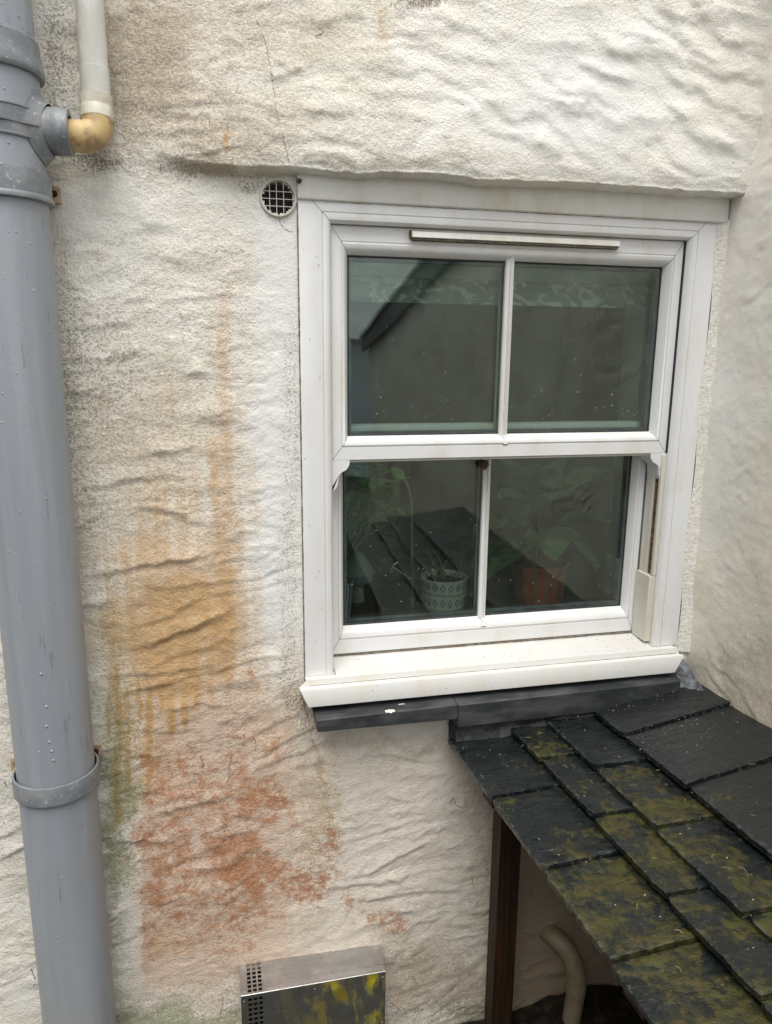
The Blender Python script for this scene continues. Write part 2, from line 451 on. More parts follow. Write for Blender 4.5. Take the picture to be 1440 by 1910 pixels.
TENDRIL = mat_simple('dry_tendril', (0.07, 0.045, 0.028), (0.16, 0.10, 0.06), 60, 0.8, 0.2, bump=0)

# ------------------------------------------------------------------ rear wall (render with trowel folds, stains, lintel)
WXR = 0.7225                                                       # window opening right edge
def right_x(y, z):
    z = np.asarray(z, float)
    return 0.730 - 0.0125 * np.clip(z, -1, 0.8) + 0.09 * np.clip(z - 0.8, 0, 2) + 0.0614 * np.abs(y)

CREASES = [ # polylines traced from the folds of the render: points, height in mm
 ([(128,1088),(146,1080),(202,1065),(280,1049),(334,1041),(389,1032),(436,1024)],4.2),([(202,1222),(272,1201),(350,1172),(408,1144),(467,1113)],3.6),
 ([(214,1296),(272,1283),(338,1269)],3.2),([(156,1261),(233,1257),(296,1253),(350,1246),(428,1230)],2.8),([(144,1127),(218,1121)],2.4),
 ([(128,911),(202,901),(249,890),(311,886),(373,890)],3.4),([(241,946),(272,944),(319,950),(366,968)],3.6),([(268,841),(334,837),(373,833)],2.8),
 ([(128,730),(175,732),(210,734)],2.4),([(105,664),(163,670),(233,660),(296,654)],3.0),([(432,806),(486,790)],2.0),([(412,1281),(475,1277)],2),
 ([(275,1334),(322,1320),(372,1310),(436,1317)],3.0),([(282,1370),(325,1360),(379,1360)],2.6),([(231,1409),(292,1406)],2.2),
 ([(268,1525),(318,1508),(379,1495),(430,1489)],3.0),([(181,1568),(241,1565),(302,1568),(349,1558)],2.8),([(288,1689),(322,1676),(369,1662)],3.0),
 ([(198,1759),(235,1749),(258,1743)],3.0),([(201,1716),(241,1692)],2.4),([(0,1598),(27,1585),(57,1572)],3.2),
 ([(641,1418),(696,1404),(742,1404),(773,1416),(812,1420)],3.0),([(711,1482),(750,1486),(773,1496)],2.2),([(711,1521),(750,1511),(781,1505)],3.0),
 ([(633,1525),(672,1525)],2.4),([(633,1638),(696,1622),(742,1593),(789,1571),(820,1566)],4.2),([(594,1659),(649,1649),(696,1643),(750,1643)],3.6),
 ([(649,1682),(711,1671),(789,1659),(890,1655)],2.6),([(730,1698),(773,1700),(793,1704)],2.8),([(766,1721),(828,1709)],2.2),([(820,1725),(898,1721)],2.2),
 ([(760,1567),(800,1549),(850,1540)],2.4),([(720,1632),(752,1648)],3),([(780,1453),(840,1440)],2.0),
 ([(740,88),(798,68),(862,63)],3.4),([(944,95),(1051,102),(1110,117),(1163,141)],3.4),([(1192,68),(1251,46),(1299,41),(1362,53),(1416,73)],3.6),
 ([(1110,73),(1178,88),(1226,126),(1289,151)],3.2),([(1367,121),(1396,104)],3),([(983,146),(1017,156)],2.4),([(1061,156),(1110,158),(1168,170)],3.0),
 ([(925,195),(993,209),(1071,204),(1100,233),(1158,258),(1197,263)],3.6),([(1100,229),(1178,238),(1246,231),(1289,229)],3.4),([(969,267),(1003,292),(1032,294)],4.0),
 ([(1178,311),(1216,336),(1246,333)],2.6),([(1270,282),(1343,280),(1401,282)],3.2),([(1314,238),(1353,258),(1382,277)],3.0),([(818,306),(852,316)],2.8),
 ([(808,265),(828,265)],2.6),([(740,267),(764,272)],2.6),([(837,219),(866,226),(900,214)],2.6),([(1168,272),(1202,263)],2.6),([(1290,151),(1352,148),(1400,156)],2.4),
 ([(488,156),(531,148),(573,134)],3.2),([(379,113),(418,107),(449,105)],2.4),([(394,74),(441,86),(464,105)],2.4),([(293,210),(356,218),(418,229)],2.6),
 ([(542,198),(573,216),(620,224),(667,222)],3.2),([(628,154),(674,150)],2.4),([(659,187),(721,191)],2.2),([(317,268),(371,276),(418,288)],2.4),
 ([(651,120),(706,124),(760,124)],2.2),([(503,113),(538,140)],2.2),([(1000,40),(1060,30),(1120,36)],2.2),([(560,60),(640,40),(700,44)],2.2),
 ([(300,470),(345,485)],2.2),([(220,560),(285,556)],2.4),([(150,620),(200,600),(260,604)],2.2),([(110,520),(160,540)],2.2),([(330,700),(390,690)],2.0),
 ([(1130,100),(1170,120)],2.0),([(1030,205),(1060,230)],2.0)]

SURF = {}
def on_wall(px, py, off=0.0):
    y = 0.0
    xs, zs, Y = SURF['g']
    for _ in range(4):
        p = at(px, py, y)
        i = int(np.clip(np.searchsorted(xs, p[0]), 0, len(xs) - 1)); j = int(np.clip(np.searchsorted(zs, p[2]), 0, len(zs) - 1))
        y = float(Y[j, i])
    return at(px, py, y - off)
def build_wall():
    def ax(segs):
        o = []
        for a, b, d in segs:
            n = max(1, int(round((b - a) / d))); o += list(a + (b - a) * np.arange(n) / n)
        return np.array(o + [segs[-1][1]])
    xs = ax([(-1.7, -0.62, 0.05), (-0.62, 0.012, 0.0032), (0.012, 0.7, 0.0032), (0.7, 0.775, 0.0032)])
    zs = ax([(-0.85, -0.62, 0.0036), (-0.62, 0.775, 0.0032), (0.775, 0.83, 0.0016), (0.83, 1.13, 0.0032), (1.13, 1.9, 0.04)])
    X, Z = np.meshgrid(xs, zs)
    P0 = np.stack([X, np.zeros_like(X), Z], -1)
    PX, PY = to_px(P0)
    d = np.zeros_like(X)                                            # outward (towards -y), metres
    # broad unevenness
    d += (fbm(X * 5, Z * 6, 3) - 0.5) * 0.006 + (fbm(X * 17, Z * 26, 4, 3) - 0.5) * 0.0034
    # trowel ripples, direction bends over the wall
    ang = np.where(PY < 340, np.interp(PX, [300, 800, 1400], [0.0, -0.25, -0.30]), np.interp(PX, [0, 300, 700], [0.32, 0.16, 0.22]))
    ang = np.where((PY < 340) | (PY > 950), ang, ang * 0.5)
    wx = (fbm(X * 9, Z * 9, 21) - 0.5) * 0.06; wz = (fbm(X * 8, Z * 14, 29) - 0.5) * 0.075
    q = (Z + wz - np.tan(ang) * X)
    ph = q / 0.042 + (fbm(X * 4, Z * 3, 41) - 0.5) * 2.0
    fr = ph - np.floor(ph)
    amp = sstep(0.52, 0.76, fbm(X * 5.5 + 3, Z * 8, 55)) * 0.0017 + 0.0001
    saw = np.where(fr < 0.2, sstep(0, 0.2, fr), np.exp(-(fr - 0.2) * 2.6) * (1 - sstep(0.65, 1.0, fr)))
    d += amp * saw
    ph2 = (q * 1.0 + wx * 0.6) / 0.019 + (fbm(X * 11, Z * 9, 47) - 0.5) * 3
    fr2 = ph2 - np.floor(ph2)
    d += sstep(0.50, 0.75, fbm(X * 9 + 8, Z * 13, 66)) * 0.0010 * np.where(fr2 < 0.2, fr2 / 0.2, (1 - fr2) / 0.8)
    # crumbly stipple carried by the mesh itself
    d += (fbm(X * 130, Z * 150, 71, 2) - 0.5) * 0.0013
    calm = sstep(520, 800, PX) * (1 - sstep(330, 350, PY)) + 0.7 * sstep(600, 680, PX) * sstep(1380, 1420, PY)
    d *= 1 - 0.5 * calm
    for wl, am, sd_ in ((0.062, 0.0034, 301), (0.036, 0.0017, 331)):
        qq = Z - np.tan(ang * 0.8) * X + (fbm(X * 6, Z * 10, sd_) - 0.5) * 0.13 + (fbm(X * 17, Z * 22, sd_ + 9) - 0.5) * 0.02
        f3 = qq / wl + (fbm(X * 3.5, Z * 3, sd_ + 5) - 0.5) * 2; f3 = f3 - np.floor(f3)
        pf = np.where(f3 < 0.26, sstep(0, 0.26, f3), 1 - sstep(0.26, 1.0, f3))
        d += (0.24 + 0.70 * calm) * am * pf * sstep(0.36, 0.66, fbm(X * 6 + 9, Z * 9, sd_ + 3))
    # traced folds + many small random ones
    lines = [([(at(a, b)[0], at(a, b)[2]) for a, b in pl], h * (0.00085 if (pl[0][1] < 340 and pl[0][0] > 640) else 0.00092), 0.028 if (pl[0][1] < 340 and pl[0][0] > 640) else 0.020, 0.0105 if (pl[0][1] < 340 and pl[0][0] > 640) else 0.0048) for pl, h in CREASES]
    rr = random.Random(5)
    for _ in range(300):
        px = rr.uniform(0, 1430); py = rr.uniform(0, 1900)
        if 500 < px and 320 < py < 1380: continue
        c = at(px, py)
        a = (rr.uniform(-0.45, 0.15) if (py < 340 and px > 650) else rr.uniform(-0.15, 0.45)) if py < 340 or py > 700 else rr.uniform(-0.2, 0.25)
        L = rr.uniform(0.012, 0.05); bow = rr.uniform(-0.25, 0.25)
        pts = [(c[0] + t * L * math.cos(a), c[2] + t * L * math.sin(a) + bow * L * (1 - t * t) + rr.uniform(-1, 1) * 0.001) for t in np.linspace(-1, 1, 6)]
        lines.append((pts, rr.uniform(0.0005, 0.0017), rr.uniform(0.007, 0.018), rr.uniform(0.004, 0.008)))
    for pl, h, w1, wd in lines:
        pl = np.array(pl); L = np.concatenate([[0], np.cumsum(np.hypot(*np.diff(pl, axis=0).T))])
        x0, x1 = pl[:, 0].min() - 0.03, pl[:, 0].max() + 0.03; z0, z1 = pl[:, 1].min() - 0.02, pl[:, 1].max() + 0.05
        ia, ib = np.searchsorted(xs, (x0, x1)); ja, jb = np.searchsorted(zs, (z0, z1))
        if ib <= ia or jb <= ja: continue
        gx = X[ja:jb, ia:ib]; gz = Z[ja:jb, ia:ib]
        gz = gz + (vnoise(gx * 90, gz * 40, 91) - 0.5) * 0.006 + (vnoise(gx * 300, gz * 200, 92) - 0.5) * 0.002
        best = np.full(gx.shape, 9.0); sg = np.zeros(gx.shape); tt = np.zeros(gx.shape)
        for i in range(len(pl) - 1):
            a = pl[i]; b = pl[i + 1]; v = b - a; l2 = max(v @ v, 1e-12)
            t = np.clip(((gx - a[0]) * v[0] + (gz - a[1]) * v[1]) / l2, 0, 1)
            ex = gx - a[0] - t * v[0]; ez = gz - a[1] - t * v[1]; dd = np.hypot(ex, ez)
            k = dd < best; best = np.where(k, dd, best)
            sg = np.where(k, np.sign(v[0] * ez - v[1] * ex) * np.sign(v[0]), sg); tt = np.where(k, (L[i] + t * (L[i + 1] - L[i])) / L[-1], tt)
        taper = sstep(0, 0.3, tt) * (1 - sstep(0.7, 1.0, tt)); taper = 0.08 + 0.92 * taper
        cap = np.exp(-(np.clip(np.where((tt <= 0) | (tt >= 1), best, 0), 0, 1) / 0.013) ** 2)
        prof = np.where(sg > 0, np.exp(-best / w1), np.exp(-(best / wd) ** 1.6) - 0.14 * np.exp(-((best - wd * 2) / wd) ** 2))
        d[ja:jb, ia:ib] += h * taper * cap * prof
    flat = sstep(0, 0.012, np.minimum(np.abs(X - 0.0), 9)) * 0 + 1
    # smooth, clean margin beside the frame
    mg = np.where(PY < 1330, sstep(0.0, 0.06, np.abs(np.clip(X, -1, 0))), 1.0)
    d = np.where((X < 0.02) & (PY > 320) & (PY < 1330), d * (0.35 + 0.65 * mg), d)
    d = np.where((X < 0.02) & (X > -0.04) & (Z > 0.0) & (Z < 0.79), np.minimum(d, 0.0015 + (fbm(X * 160, Z * 160, 5, 2) - 0.5) * 0.002), d)
    # lintel: everything above the window steps forward, fading out on the left
    pr = np.interp(X, [-0.24, -0.17, -0.06, 0.15, 0.40, 0.73], [0, 0.011, 0.031, 0.041, 0.044, 0.045])
    ze = np.interp(X, [-0.24, -0.17, -0.12, -0.06, 0.15, 0.36, 0.73], [0.815, 0.803, 0.799, 0.798, 0.8005, 0.8015, 0.802])
    ze = ze + (fbm(X * 14, X * 0, 77) - 0.5) * 0.008 + (fbm(X * 70, X * 0, 78) - 0.5) * 0.003
    soft = np.interp(X, [-0.24, -0.15, -0.02, 0.1], [0.05, 0.016, 0.006, 0.004])
    up = sstep(0, 1, (Z - (ze - 0.5 * soft)) / soft)
    lip = 0.004 * np.exp(-((Z - ze - 0.004) / 0.010) ** 2) * sstep(-0.2, 0.0, X)
    fade = 1 - 0.55 * sstep(0.0, 0.28, Z - ze) * (1 - sstep(0.0, 0.35, X))
    d += up * pr * fade - lip * up * 0.8
    # wall below the sill lies a touch further back on the right
    Y = -d
    V = np.stack([X, Y, Z], -1)
    SURF['g'] = (xs, zs, Y)
    # ---- stain and painted shade masks in the traced layout
    wxp = (fbm(X * 16, Z * 16, 101) - 0.5) * 70; wyp = (fbm(X * 16, Z * 16, 102) - 0.5) * 70
    wx2 = (fbm(X * 60, Z * 60, 103) - 0.5) * 22
    qx, qy = PX + wxp + wx2, PY + wyp
    def blob(cx, cy, rx, ry, s=1.0, p=1.4): return s * np.exp(-(((qx - cx) / rx) ** 2 + ((qy - cy) / ry) ** 2) ** p)
    def rect(x0, x1, y0, y1, a, b, c, e, s=1.0, warp=0.4):
        ux = PX + (wxp + wx2) * warp; uy = PY + wyp
        return s * sstep(x0 - a, x0 + a, ux) * (1 - sstep(x1 - b, x1 + b, ux)) * sstep(y0 - c, y0 + c, uy) * (1 - sstep(y1 - e, y1 + e, uy))
    def drip(x, y0, y1, wpx, s=1.0):
        ux = PX + (vnoise(X * 0, Z * 60, int(x)) - 0.5) * 8
        return s * np.exp(-((ux - x) / wpx) ** 2) * sstep(y0 - 25, y0 + 15, PY) * (1 - sstep(y1 - 45, y1 + 10, PY))
    mx = lambda *a: np.maximum.reduce(a)
    brown = mx(blob(270, 110, 130, 190, 0.88), blob(480, 60, 330, 130, 0.62), blob(430, 240, 290, 95, 0.66), blob(700, 60, 70, 130, 0.46), blob(700, 230, 90, 120, 0.46),
               blob(860, 5, 160, 26, 0.75), blob(800, 1820, 120, 90, 0.72), blob(740, 1745, 60, 40, 0.5), blob(230, 780, 170, 280, 0.52), blob(700, 306, 330, 24, 0.55),
               blob(450, 1330, 110, 60, 0.35), blob(870, 1870, 80, 50, 0.6), blob(180, 960, 80, 220, .45), blob(900, 1500, 45, 260, .50), blob(560, 1350, 60, 160, .45),
               rect(925, 1300, 1480, 2000, 10, 10, 30, 20, 1.15), blob(880, 1390, 260, 20, .5), blob(640, 1820, 300, 40, .45), blob(380, 300, 90, 26, .85), blob(300, 560, 220, 200, .34))  # wide rect paints the shade under the lean-to as brown
    mild = mx(blob(115, 120, 45, 190, 0.62), blob(170, 300, 75, 40, 0.78), blob(125, 700, 50, 300, 0.5), blob(190, 690, 110, 170, 0.42), blob(250, 140, 130, 160, 0.36),
              blob(205, 1440, 24, 40, 0.5), blob(235, 1580, 24, 30, 0.35), blob(480, 330, 50, 16, 0.6), blob(280, 250, 300, 140, 0.27), blob(20, 1500, 45, 400, 0.34), blob(150, 930, 60, 160, .42),
              blob(850, 4, 130, 24, 0.9), blob(380, 1860, 220, 50, .38), rect(100, 500, 420, 1900, 20, 60, 60, 20, 0.20), blob(330, 310, 60, 24, .5), blob(640, 1880, 340, 26, .45),
              rect(520, 556, 560, 1290, 14, 4, 120, 20, 0.42), blob(560, 1300, 24, 60, .6))
    lin = lambda v, pts: np.interp(v, [p[0] for p in pts], [p[1] for p in pts])
    sxw = lin(PY, [(440, 16), (700, 24), (900, 34), (1290, 40)]) * (0.6 + 0.8 * fbm(X * 0, Z * 14, 131))
    streak = np.exp(-((PX + wxp * .4 + wx2 * 1.2 - 414) / sxw) ** 2) * lin(PY + wyp * .5, [(470, 0), (560, .26), (740, .38), (860, .66), (1100, .85), (1260, .8), (1320, 0)])
    orange = mx(streak, blob(300, 850, 160, 190, .30), blob(322, 1180, 150, 150, 1.05, 1.6), blob(330, 1290, 140, 70, .40), blob(380, 1060, 80, 120, .6), blob(310, 1060, 135, 90, 0.66), blob(330, 950, 150, 120, 0.46), blob(260, 1200, 60, 110, .7), blob(300, 1262, 95, 45, 0.80), blob(350, 890, 90, 80, 0.34),
                rect(205, 270, 1060, 1530, 16, 22, 90, 60, 0.40, .5),
                drip(220, 1240, 1560, 10, .95), drip(238, 1280, 1510, 9, .95), drip(278, 1270, 1490, 7.5, 1.25), drip(318, 1250, 1395, 9, 1.1), drip(345, 1250, 1375, 8, 1.1), drip(260, 1260, 1360, 6, 1.1), drip(368, 1250, 1340, 9, 1.0), drip(300, 1250, 1350, 6, 1.0), drip(392, 1200, 1330, 7, .8), drip(205, 1180, 1400, 7, .7),
                drip(421, 258, 300, 5, .9), drip(704, 30, 120, 8, .5), rect(430, 500, 1080, 1320, 20, 30, 60, 40, .42),
                blob(270, 1400, 70, 80, .45), blob(560, 1500, 60, 100, .25), blob(310, 1770, 40, 40, .45), blob(150, 600, 60, 300, .12))
    orange = np.clip(orange * (0.80 + 0.42 * fbm(X * 60, Z * 7, 111)), 0, 1.1)
    terra = mx(rect(260, 500, 1390, 1790, 5, 45, 50, 60, 0.54, .2), blob(450, 1610, 95, 70, 0.92), blob(560, 1650, 95, 50, 0.72), blob(300, 1660, 46, 70, 0.74), blob(470, 1500, 75, 50, 0.76),
               blob(330, 1530, 80, 50, 0.6), blob(490, 1380, 60, 60, 0.42), blob(600, 1590, 44, 70, 0.55), blob(420, 1690, 160, 40, 0.64), blob(725, 1725, 36, 26, .66), blob(330, 1420, 80, 60, .45),
               blob(440, 1270, 70, 40, .30), blob(285, 1590, 50, 70, .66), blob(420, 1450, 90, 40, .55), blob(290, 1750, 40, 40, .5), blob(660, 1700, 60, 30, .4))
    green = mx(blob(214, 1500, 38, 260, 0.78), blob(205, 1700, 30, 80, .5), blob(225, 1590, 32, 90, 0.62), rect(170, 470, 1875, 2000, 30, 40, 18, 10, 0.72), blob(640, 1905, 300, 22, .5), blob(200, 1250, 26, 240, 0.40), blob(870, 1890, 60, 30, .6), blob(20, 1890, 60, 20, .2))
    clean = mx(rect(470, 560, 360, 1230, 34, 30, 40, 60, 1.0), blob(250, 420, 150, 110, .45), rect(640, 860, 1420, 1680, 40, 30, 40, 60, 0.18), blob(1080, 200, 260, 150, 0.8), blob(1300, 300, 120, 60, 0.7))
    clean = clean * (1 - np.clip(np.maximum(orange, brown), 0, 1))
    beige = mx(rect(925, 1300, 1480, 2000, 10, 10, 30, 20, 1.0), rect(262, 560, 1290, 1850, 8, 60, 60, 40, 0.92, .3), rect(240, 640, 1230, 1880, 30, 60, 60, 40, 0.55), rect(560, 1300, 1360, 1900, 60, 30, 40, 40, 0.42), blob(300, 140, 160, 190, 0.45), rect(390, 470, 480, 1250, 30, 50, 60, 60, 0.32), blob(430, 490, 60, 60, .25), blob(680, 1780, 260, 60, .5), blob(560, 1300, 60, 80, .5))  # first rect deepens the painted shade under the lean-to
    ochre = mx(blob(598, 1480, 16, 110, .62), blob(590, 1530, 40, 40, .5), rect(575, 640, 1380, 1640, 20, 12, 30, 40, .40), blob(421, 280, 10, 22, .6), blob(250, 1350, 40, 160, .42))
    n = X.size
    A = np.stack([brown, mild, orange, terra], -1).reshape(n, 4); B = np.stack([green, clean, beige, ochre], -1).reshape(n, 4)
    # ---- faces, minus window opening and vent hole
    nz, nx = X.shape
    I = np.arange(n).reshape(nz, nx)
    f = np.stack([I[:-1, :-1], I[:-1, 1:], I[1:, 1:], I[1:, :-1]], -1)
    xc = 0.25 * (X[:-1, :-1] + X[:-1, 1:] + X[1:, 1:] + X[1:, :-1]); zc = 0.25 * (Z[:-1, :-1] + Z[:-1, 1:] + Z[1:, 1:] + Z[1:, :-1])
    keep = ~((xc > 0.008) & (xc < 0.712) & (zc > -0.02) & (zc < 0.79))
    keep &= np.hypot(xc + 0.0285, zc - 0.767) > 0.0225
    keep &= xc < right_x(0.0, zc) + 0.03
    f = f[keep].reshape(-1, 4)
    used = np.unique(f); mp = np.full(n, -1); mp[used] = np.arange(len(used))
    f = mp[f]; Vv = V.reshape(n, 3)[used]; A = A[used]; B = B[used]
    # wall thickness behind the skin
    b = MB(); y0, y1 = 0.03, 0.30
    b.box(-1.7, -0.003, y0, y1, -0.85, 1.9); b.box(0.7235, 1.3, y0, y1, -0.85, 1.9)
    b.box(-0.003, 0.7235, y0, y1, -0.85, -0.02); b.box(-0.003, 0.7235, y0, y1, 0.80, 1.9)
    bv = np.array(b.v); bf = np.array(b.f) + len(Vv)
    VV = np.concatenate([Vv, bv]); FF = np.concatenate([f, bf])
    z4 = np.zeros((len(bv), 4)); A = np.concatenate([A, z4]); B = np.concatenate([B, z4])
    me = bpy.data.meshes.new('rendered_wall')
    me.vertices.add(len(VV)); me.vertices.foreach_set('co', VV.astype(np.float32).ravel())
    me.loops.add(FF.size); me.loops.foreach_set('vertex_index', FF.astype(np.int32).ravel())
    me.polygons.add(len(FF)); me.polygons.foreach_set('loop_start', np.arange(0, FF.size, 4, dtype=np.int32))
    sm = np.ones(len(FF), bool); sm[len(f):] = False
    me.polygons.foreach_set('use_smooth', sm)
    me.update(calc_edges=True)
    for nm, arr in (('stain_shade_a', A), ('stain_shade_b', B)):
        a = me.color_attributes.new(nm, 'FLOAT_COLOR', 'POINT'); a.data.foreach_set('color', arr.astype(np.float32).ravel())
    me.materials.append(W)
    o = bpy.data.objects.new('rendered_wall', me); COL.objects.link(o); WL[o.name] = np.zeros(3)
    return tag(o, 'white rough rendered wall around the window, streaked with orange and rust red stains', 'wall')
wall = build_wall()

def tendril(par, pts, r=0.0006, mat=None, name='dried_tendril'):
    b = MB()
    P = [Vector(p) for p in pts]; Q = []
    for i in range(len(P) - 1):
        for t in (0, .25, .5, .75): Q.append(P[i].lerp(P[i + 1], t))
    Q.append(P[-1])
    Q = [q + Vector((random.uniform(-1, 1) * .0006, random.uniform(-1, 1) * .0006, random.uniform(-1, 1) * .0006)) for q in Q]
    b.tube(Q, [r * (1.2 - 0.7 * i / len(Q)) for i in range(len(Q))], 5)
    return b.build(name, mat or TENDRIL, par)
for pl in ([(374,1410),(379,1425),(377,1438),(381,1444)], [(432,1405),(428,1430),(425,1461)], [(474,1375),(478,1388),(476,1402)], [(455,1370),(453,1392)],
           [(561,1290),(572,1330),(580,1372)], [(582,1378),(590,1400)], [(835,1345),(838,1360)], [(838,1345),(856,1352),(870,1362)], [(838,1500),(845,1488),(852,1502),(862,1508)],
           [(58,1806),(64,1826),(70,1818)], [(8,1458),(13,1468)], [(390,222),(391,234)], [(588,68),(605,58)], [(420,128),(434,123)], [(300,305),(299,318)],
           [(880,1635),(884,1660)], [(890,1680),(888,1690)], [(770,1820),(778,1836)], [(410,1895),(416,1868),(413,1850)], [(990,1660),(992,1674)], [(985,1800),(1005,1798),(1020,1794)]):
    tendril(wall, [on_wall(x, y, 0.0009 + 0.0015 * random.random()) for x, y in pl], random.uniform(0.0003, 0.0005))
CRACK = mat_simple('crack_brown', (0.10, 0.085, 0.065), (0.16, 0.14, 0.11), 60, 0.9, 0.1, bump=0)  # brown tone of the hairline cracks
def crack(pts, r):
    P = [Vector(on_wall(x, y, .0001)) for x, y in pts]; Q = []
    px = []
    for (x0, y0), (x1, y1) in zip(pts[:-1], pts[1:]):
        n = max(3, int(math.hypot(x1 - x0, y1 - y0) / 5))
        for t in range(n): px.append((x0 + (x1 - x0) * t / n + random.uniform(-1.2, 1.2), y0 + (y1 - y0) * t / n))
    Q = [Vector(on_wall(x, y, .0001)) for x, y in px]
    b = MB(); b.tube(Q, [r * random.uniform(.5, 1.3) for _ in Q], 5); b.build('hairline_crack', CRACK, wall)
crack([(478, 36), (497, 85), (505, 130), (513, 180), (517, 215), (525, 245), (535, 285), (541, 316)], .00028)
crack([(520, 408), (524, 418), (530, 426), (538, 432), (550, 433)], .00045)

# ------------------------------------------------------------------ side wall (right) with its verge and roof
def build_side():
    ys = np.concatenate([np.arange(0.02, -0.6, -0.0035), np.arange(-0.6, -1.3, -0.008), np.arange(-1.3, -4.21, -0.02)])
    zs = np.concatenate([np.arange(-0.85, -0.12, 0.03), np.arange(-0.12, 1.28, 0.0038)])
    Yg, Zg = np.meshgrid(ys, zs)
    d = (fbm(Yg * 5, Zg * 5, 203) - 0.5) * 0.012
    q = Zg + Yg * (-0.5 + 0.8 * sstep(0.30, 0.75, Zg)) + (fbm(Yg * 9, Zg * 9, 205) - 0.5) * 0.10
    ph = q / 0.045 + (fbm(Yg * 4, Zg * 4, 207) - 0.5) * 2.5; fr = ph - np.floor(ph)
    amp = (sstep(0.48, 0.72, fbm(Yg * 6, Zg * 6, 209)) * 0.0026 + 0.0002) * sstep(0.02, 0.10, -Yg) * (1 - 0.6 * sstep(0.5, 1.5, -Yg))
    d += amp * np.where(fr < 0.2, sstep(0, 0.2, fr), np.exp(-(fr - 0.2) * 2.4) * (1 - sstep(0.7, 1, fr)))
    ph = (q + 0.3 * Yg) / 0.021 + (fbm(Yg * 10, Zg * 10, 215) - 0.5) * 3; fr = ph - np.floor(ph)
    d += sstep(0.52, 0.72, fbm(Yg * 11, Zg * 11, 216)) * 0.0010 * sstep(0.02, 0.10, -Yg) * np.where(fr < 0.2, fr / 0.2, (1 - fr) / 0.8)
    d += (fbm(Yg * 110, Zg * 110, 211, 2) - 0.5) * 0.0010
    top = 1.25 + 0.14 * Yg
    Zt = np.minimum(Zg, top)
    Xg = right_x(Yg, Zt) - d
    V = np.stack([Xg, Yg, Zt], -1); n = Xg.size
    z = np.zeros_like(Xg)
    nz = fbm(Yg * 12, Zg * 12, 220)
    roofz = -0.055
    brown = np.clip(0.34 * (1 - sstep(0.0, 0.16, Zg - roofz - (nz - .5) * .15)) + 0.35 * sstep(0.5, 0.75, fbm(Yg * 5, Zg * 5, 230)), 0, 1)
    mild = 0.25 * (1 - sstep(0.0, 0.03, Zg - roofz)) + 0.3 * (1 - sstep(0, .05, np.hypot(Yg + .02, Zg - .78)))
    beige = np.clip(0.02 + 0.22 * sstep(0.45, 0.7, fbm(Yg * 4, Zg * 3, 240)), 0, 1)
    clean = 0.7 * np.exp(-((Yg + 0.05) / 0.07) ** 2) * sstep(0.1, 0.35, Zg)
    A = np.stack([brown, mild, z, z], -1).reshape(n, 4); B = np.stack([z, clean, beige, z], -1).reshape(n, 4)
    I = np.arange(n).reshape(Xg.shape)
    f = np.stack([I[:-1, :-1], I[:-1, 1:], I[1:, 1:], I[1:, :-1]], -1).reshape(-1, 4)
    zz = Zt.ravel()
    keep = (zz[f].max(1) - zz[f].min(1)) > 1e-5
    b = MB(); b.v = [tuple(p) for p in V.reshape(n, 3)]; b.f = [tuple(x) for x in f[keep]]; b.m = [0] * len(b.f)
    # thickness behind the skin
    a, c = right_x(0, 0) + 0.03, right_x(-4.2, 0) + 0.02
    b.hexa([(c, -4.2, -.85), (c + .25, -4.2, -.85), (a + .25, 0.02, -.85), (a, 0.02, -.85),
            (c, -4.2, .64), (c + .25, -4.2, .64), (a + .25, 0.02, 1.23), (a, 0.02, 1.23)])
    m = len(b.v) - n; z4 = np.zeros((m, 4))
    o = b.build('beige_wall', W2, loc=(0, 0, 0), smooth=75, attrs={'stain_shade_a': np.concatenate([A, z4]), 'stain_shade_b': np.concatenate([B, z4])}, recalc=False)
    return tag(o, 'beige wrinkled rendered wall at right angles to the window wall', 'wall')
side = build_side()
# verge and slates over the side wall (seen mirrored in the panes)
vr = thing('verge_roof', 'slate roof edge with dark barge board capping the beige side wall', 'roof', (0.9, -2, 1.0))
b = MB()
def vtop(y): return 1.25 + 0.14 * y
def vseg(x0, x1, z0, z1, mb):
    ya, yb = 0.025, -4.3
    xa, xb = float(right_x(0, 1.2)), float(right_x(-4.3, .7))
    mb.hexa([(xb + x0, yb, vtop(yb) + z0), (xb + x1, yb, vtop(yb) + z0), (xa + x1, ya, vtop(ya) + z0), (xa + x0, ya, vtop(ya) + z0),
             (xb + x0, yb, vtop(yb) + z1), (xb + x1, yb, vtop(yb) + z1), (xa + x1, ya, vtop(ya) + z1), (xa + x0, ya, vtop(ya) + z1)])
vseg(-0.045, -0.02, -0.09, 0.02, b); b.build('barge_board', mat_simple('dark_barge_paint', (.030, .032, .032), (.06, .062, .06), 20, .6), vr)
b = MB(); vseg(-0.065, 1.6, 0.022, 0.045, b); b.build('slate_covering', SLATE, vr)

# mortar fillet between frame and side wall
def fillet():
    b = MB(); nz, nx = 700, 9; vs = []
    for i in range(nz):
        z = -0.005 + 0.775 * i / (nz - 1)
        xr = float(right_x(0, z)) + 0.004
        for j in range(nx):
            t = j / (nx - 1)
            xl = 0.7065 + 0.003 * math.sin(z * 23)
            x = xl + (xr - xl) * t
            y = -0.0035 - 0.010 * t ** 1.5 + mnoise.noise((x * 120, z * 60, 0)) * 0.0006 + mnoise.noise((x * 420, z * 420, 3)) * 0.0007
            vs.append((x, y, z))
    fs = [(i * nx + j, i * nx + j + 1, (i + 1) * nx + j + 1, (i + 1) * nx + j) for i in range(nz - 1) for j in range(nx - 1)]
    b.add(vs, fs); return b.build('mortar_fillet', LIME, side, recalc=False)
fillet()

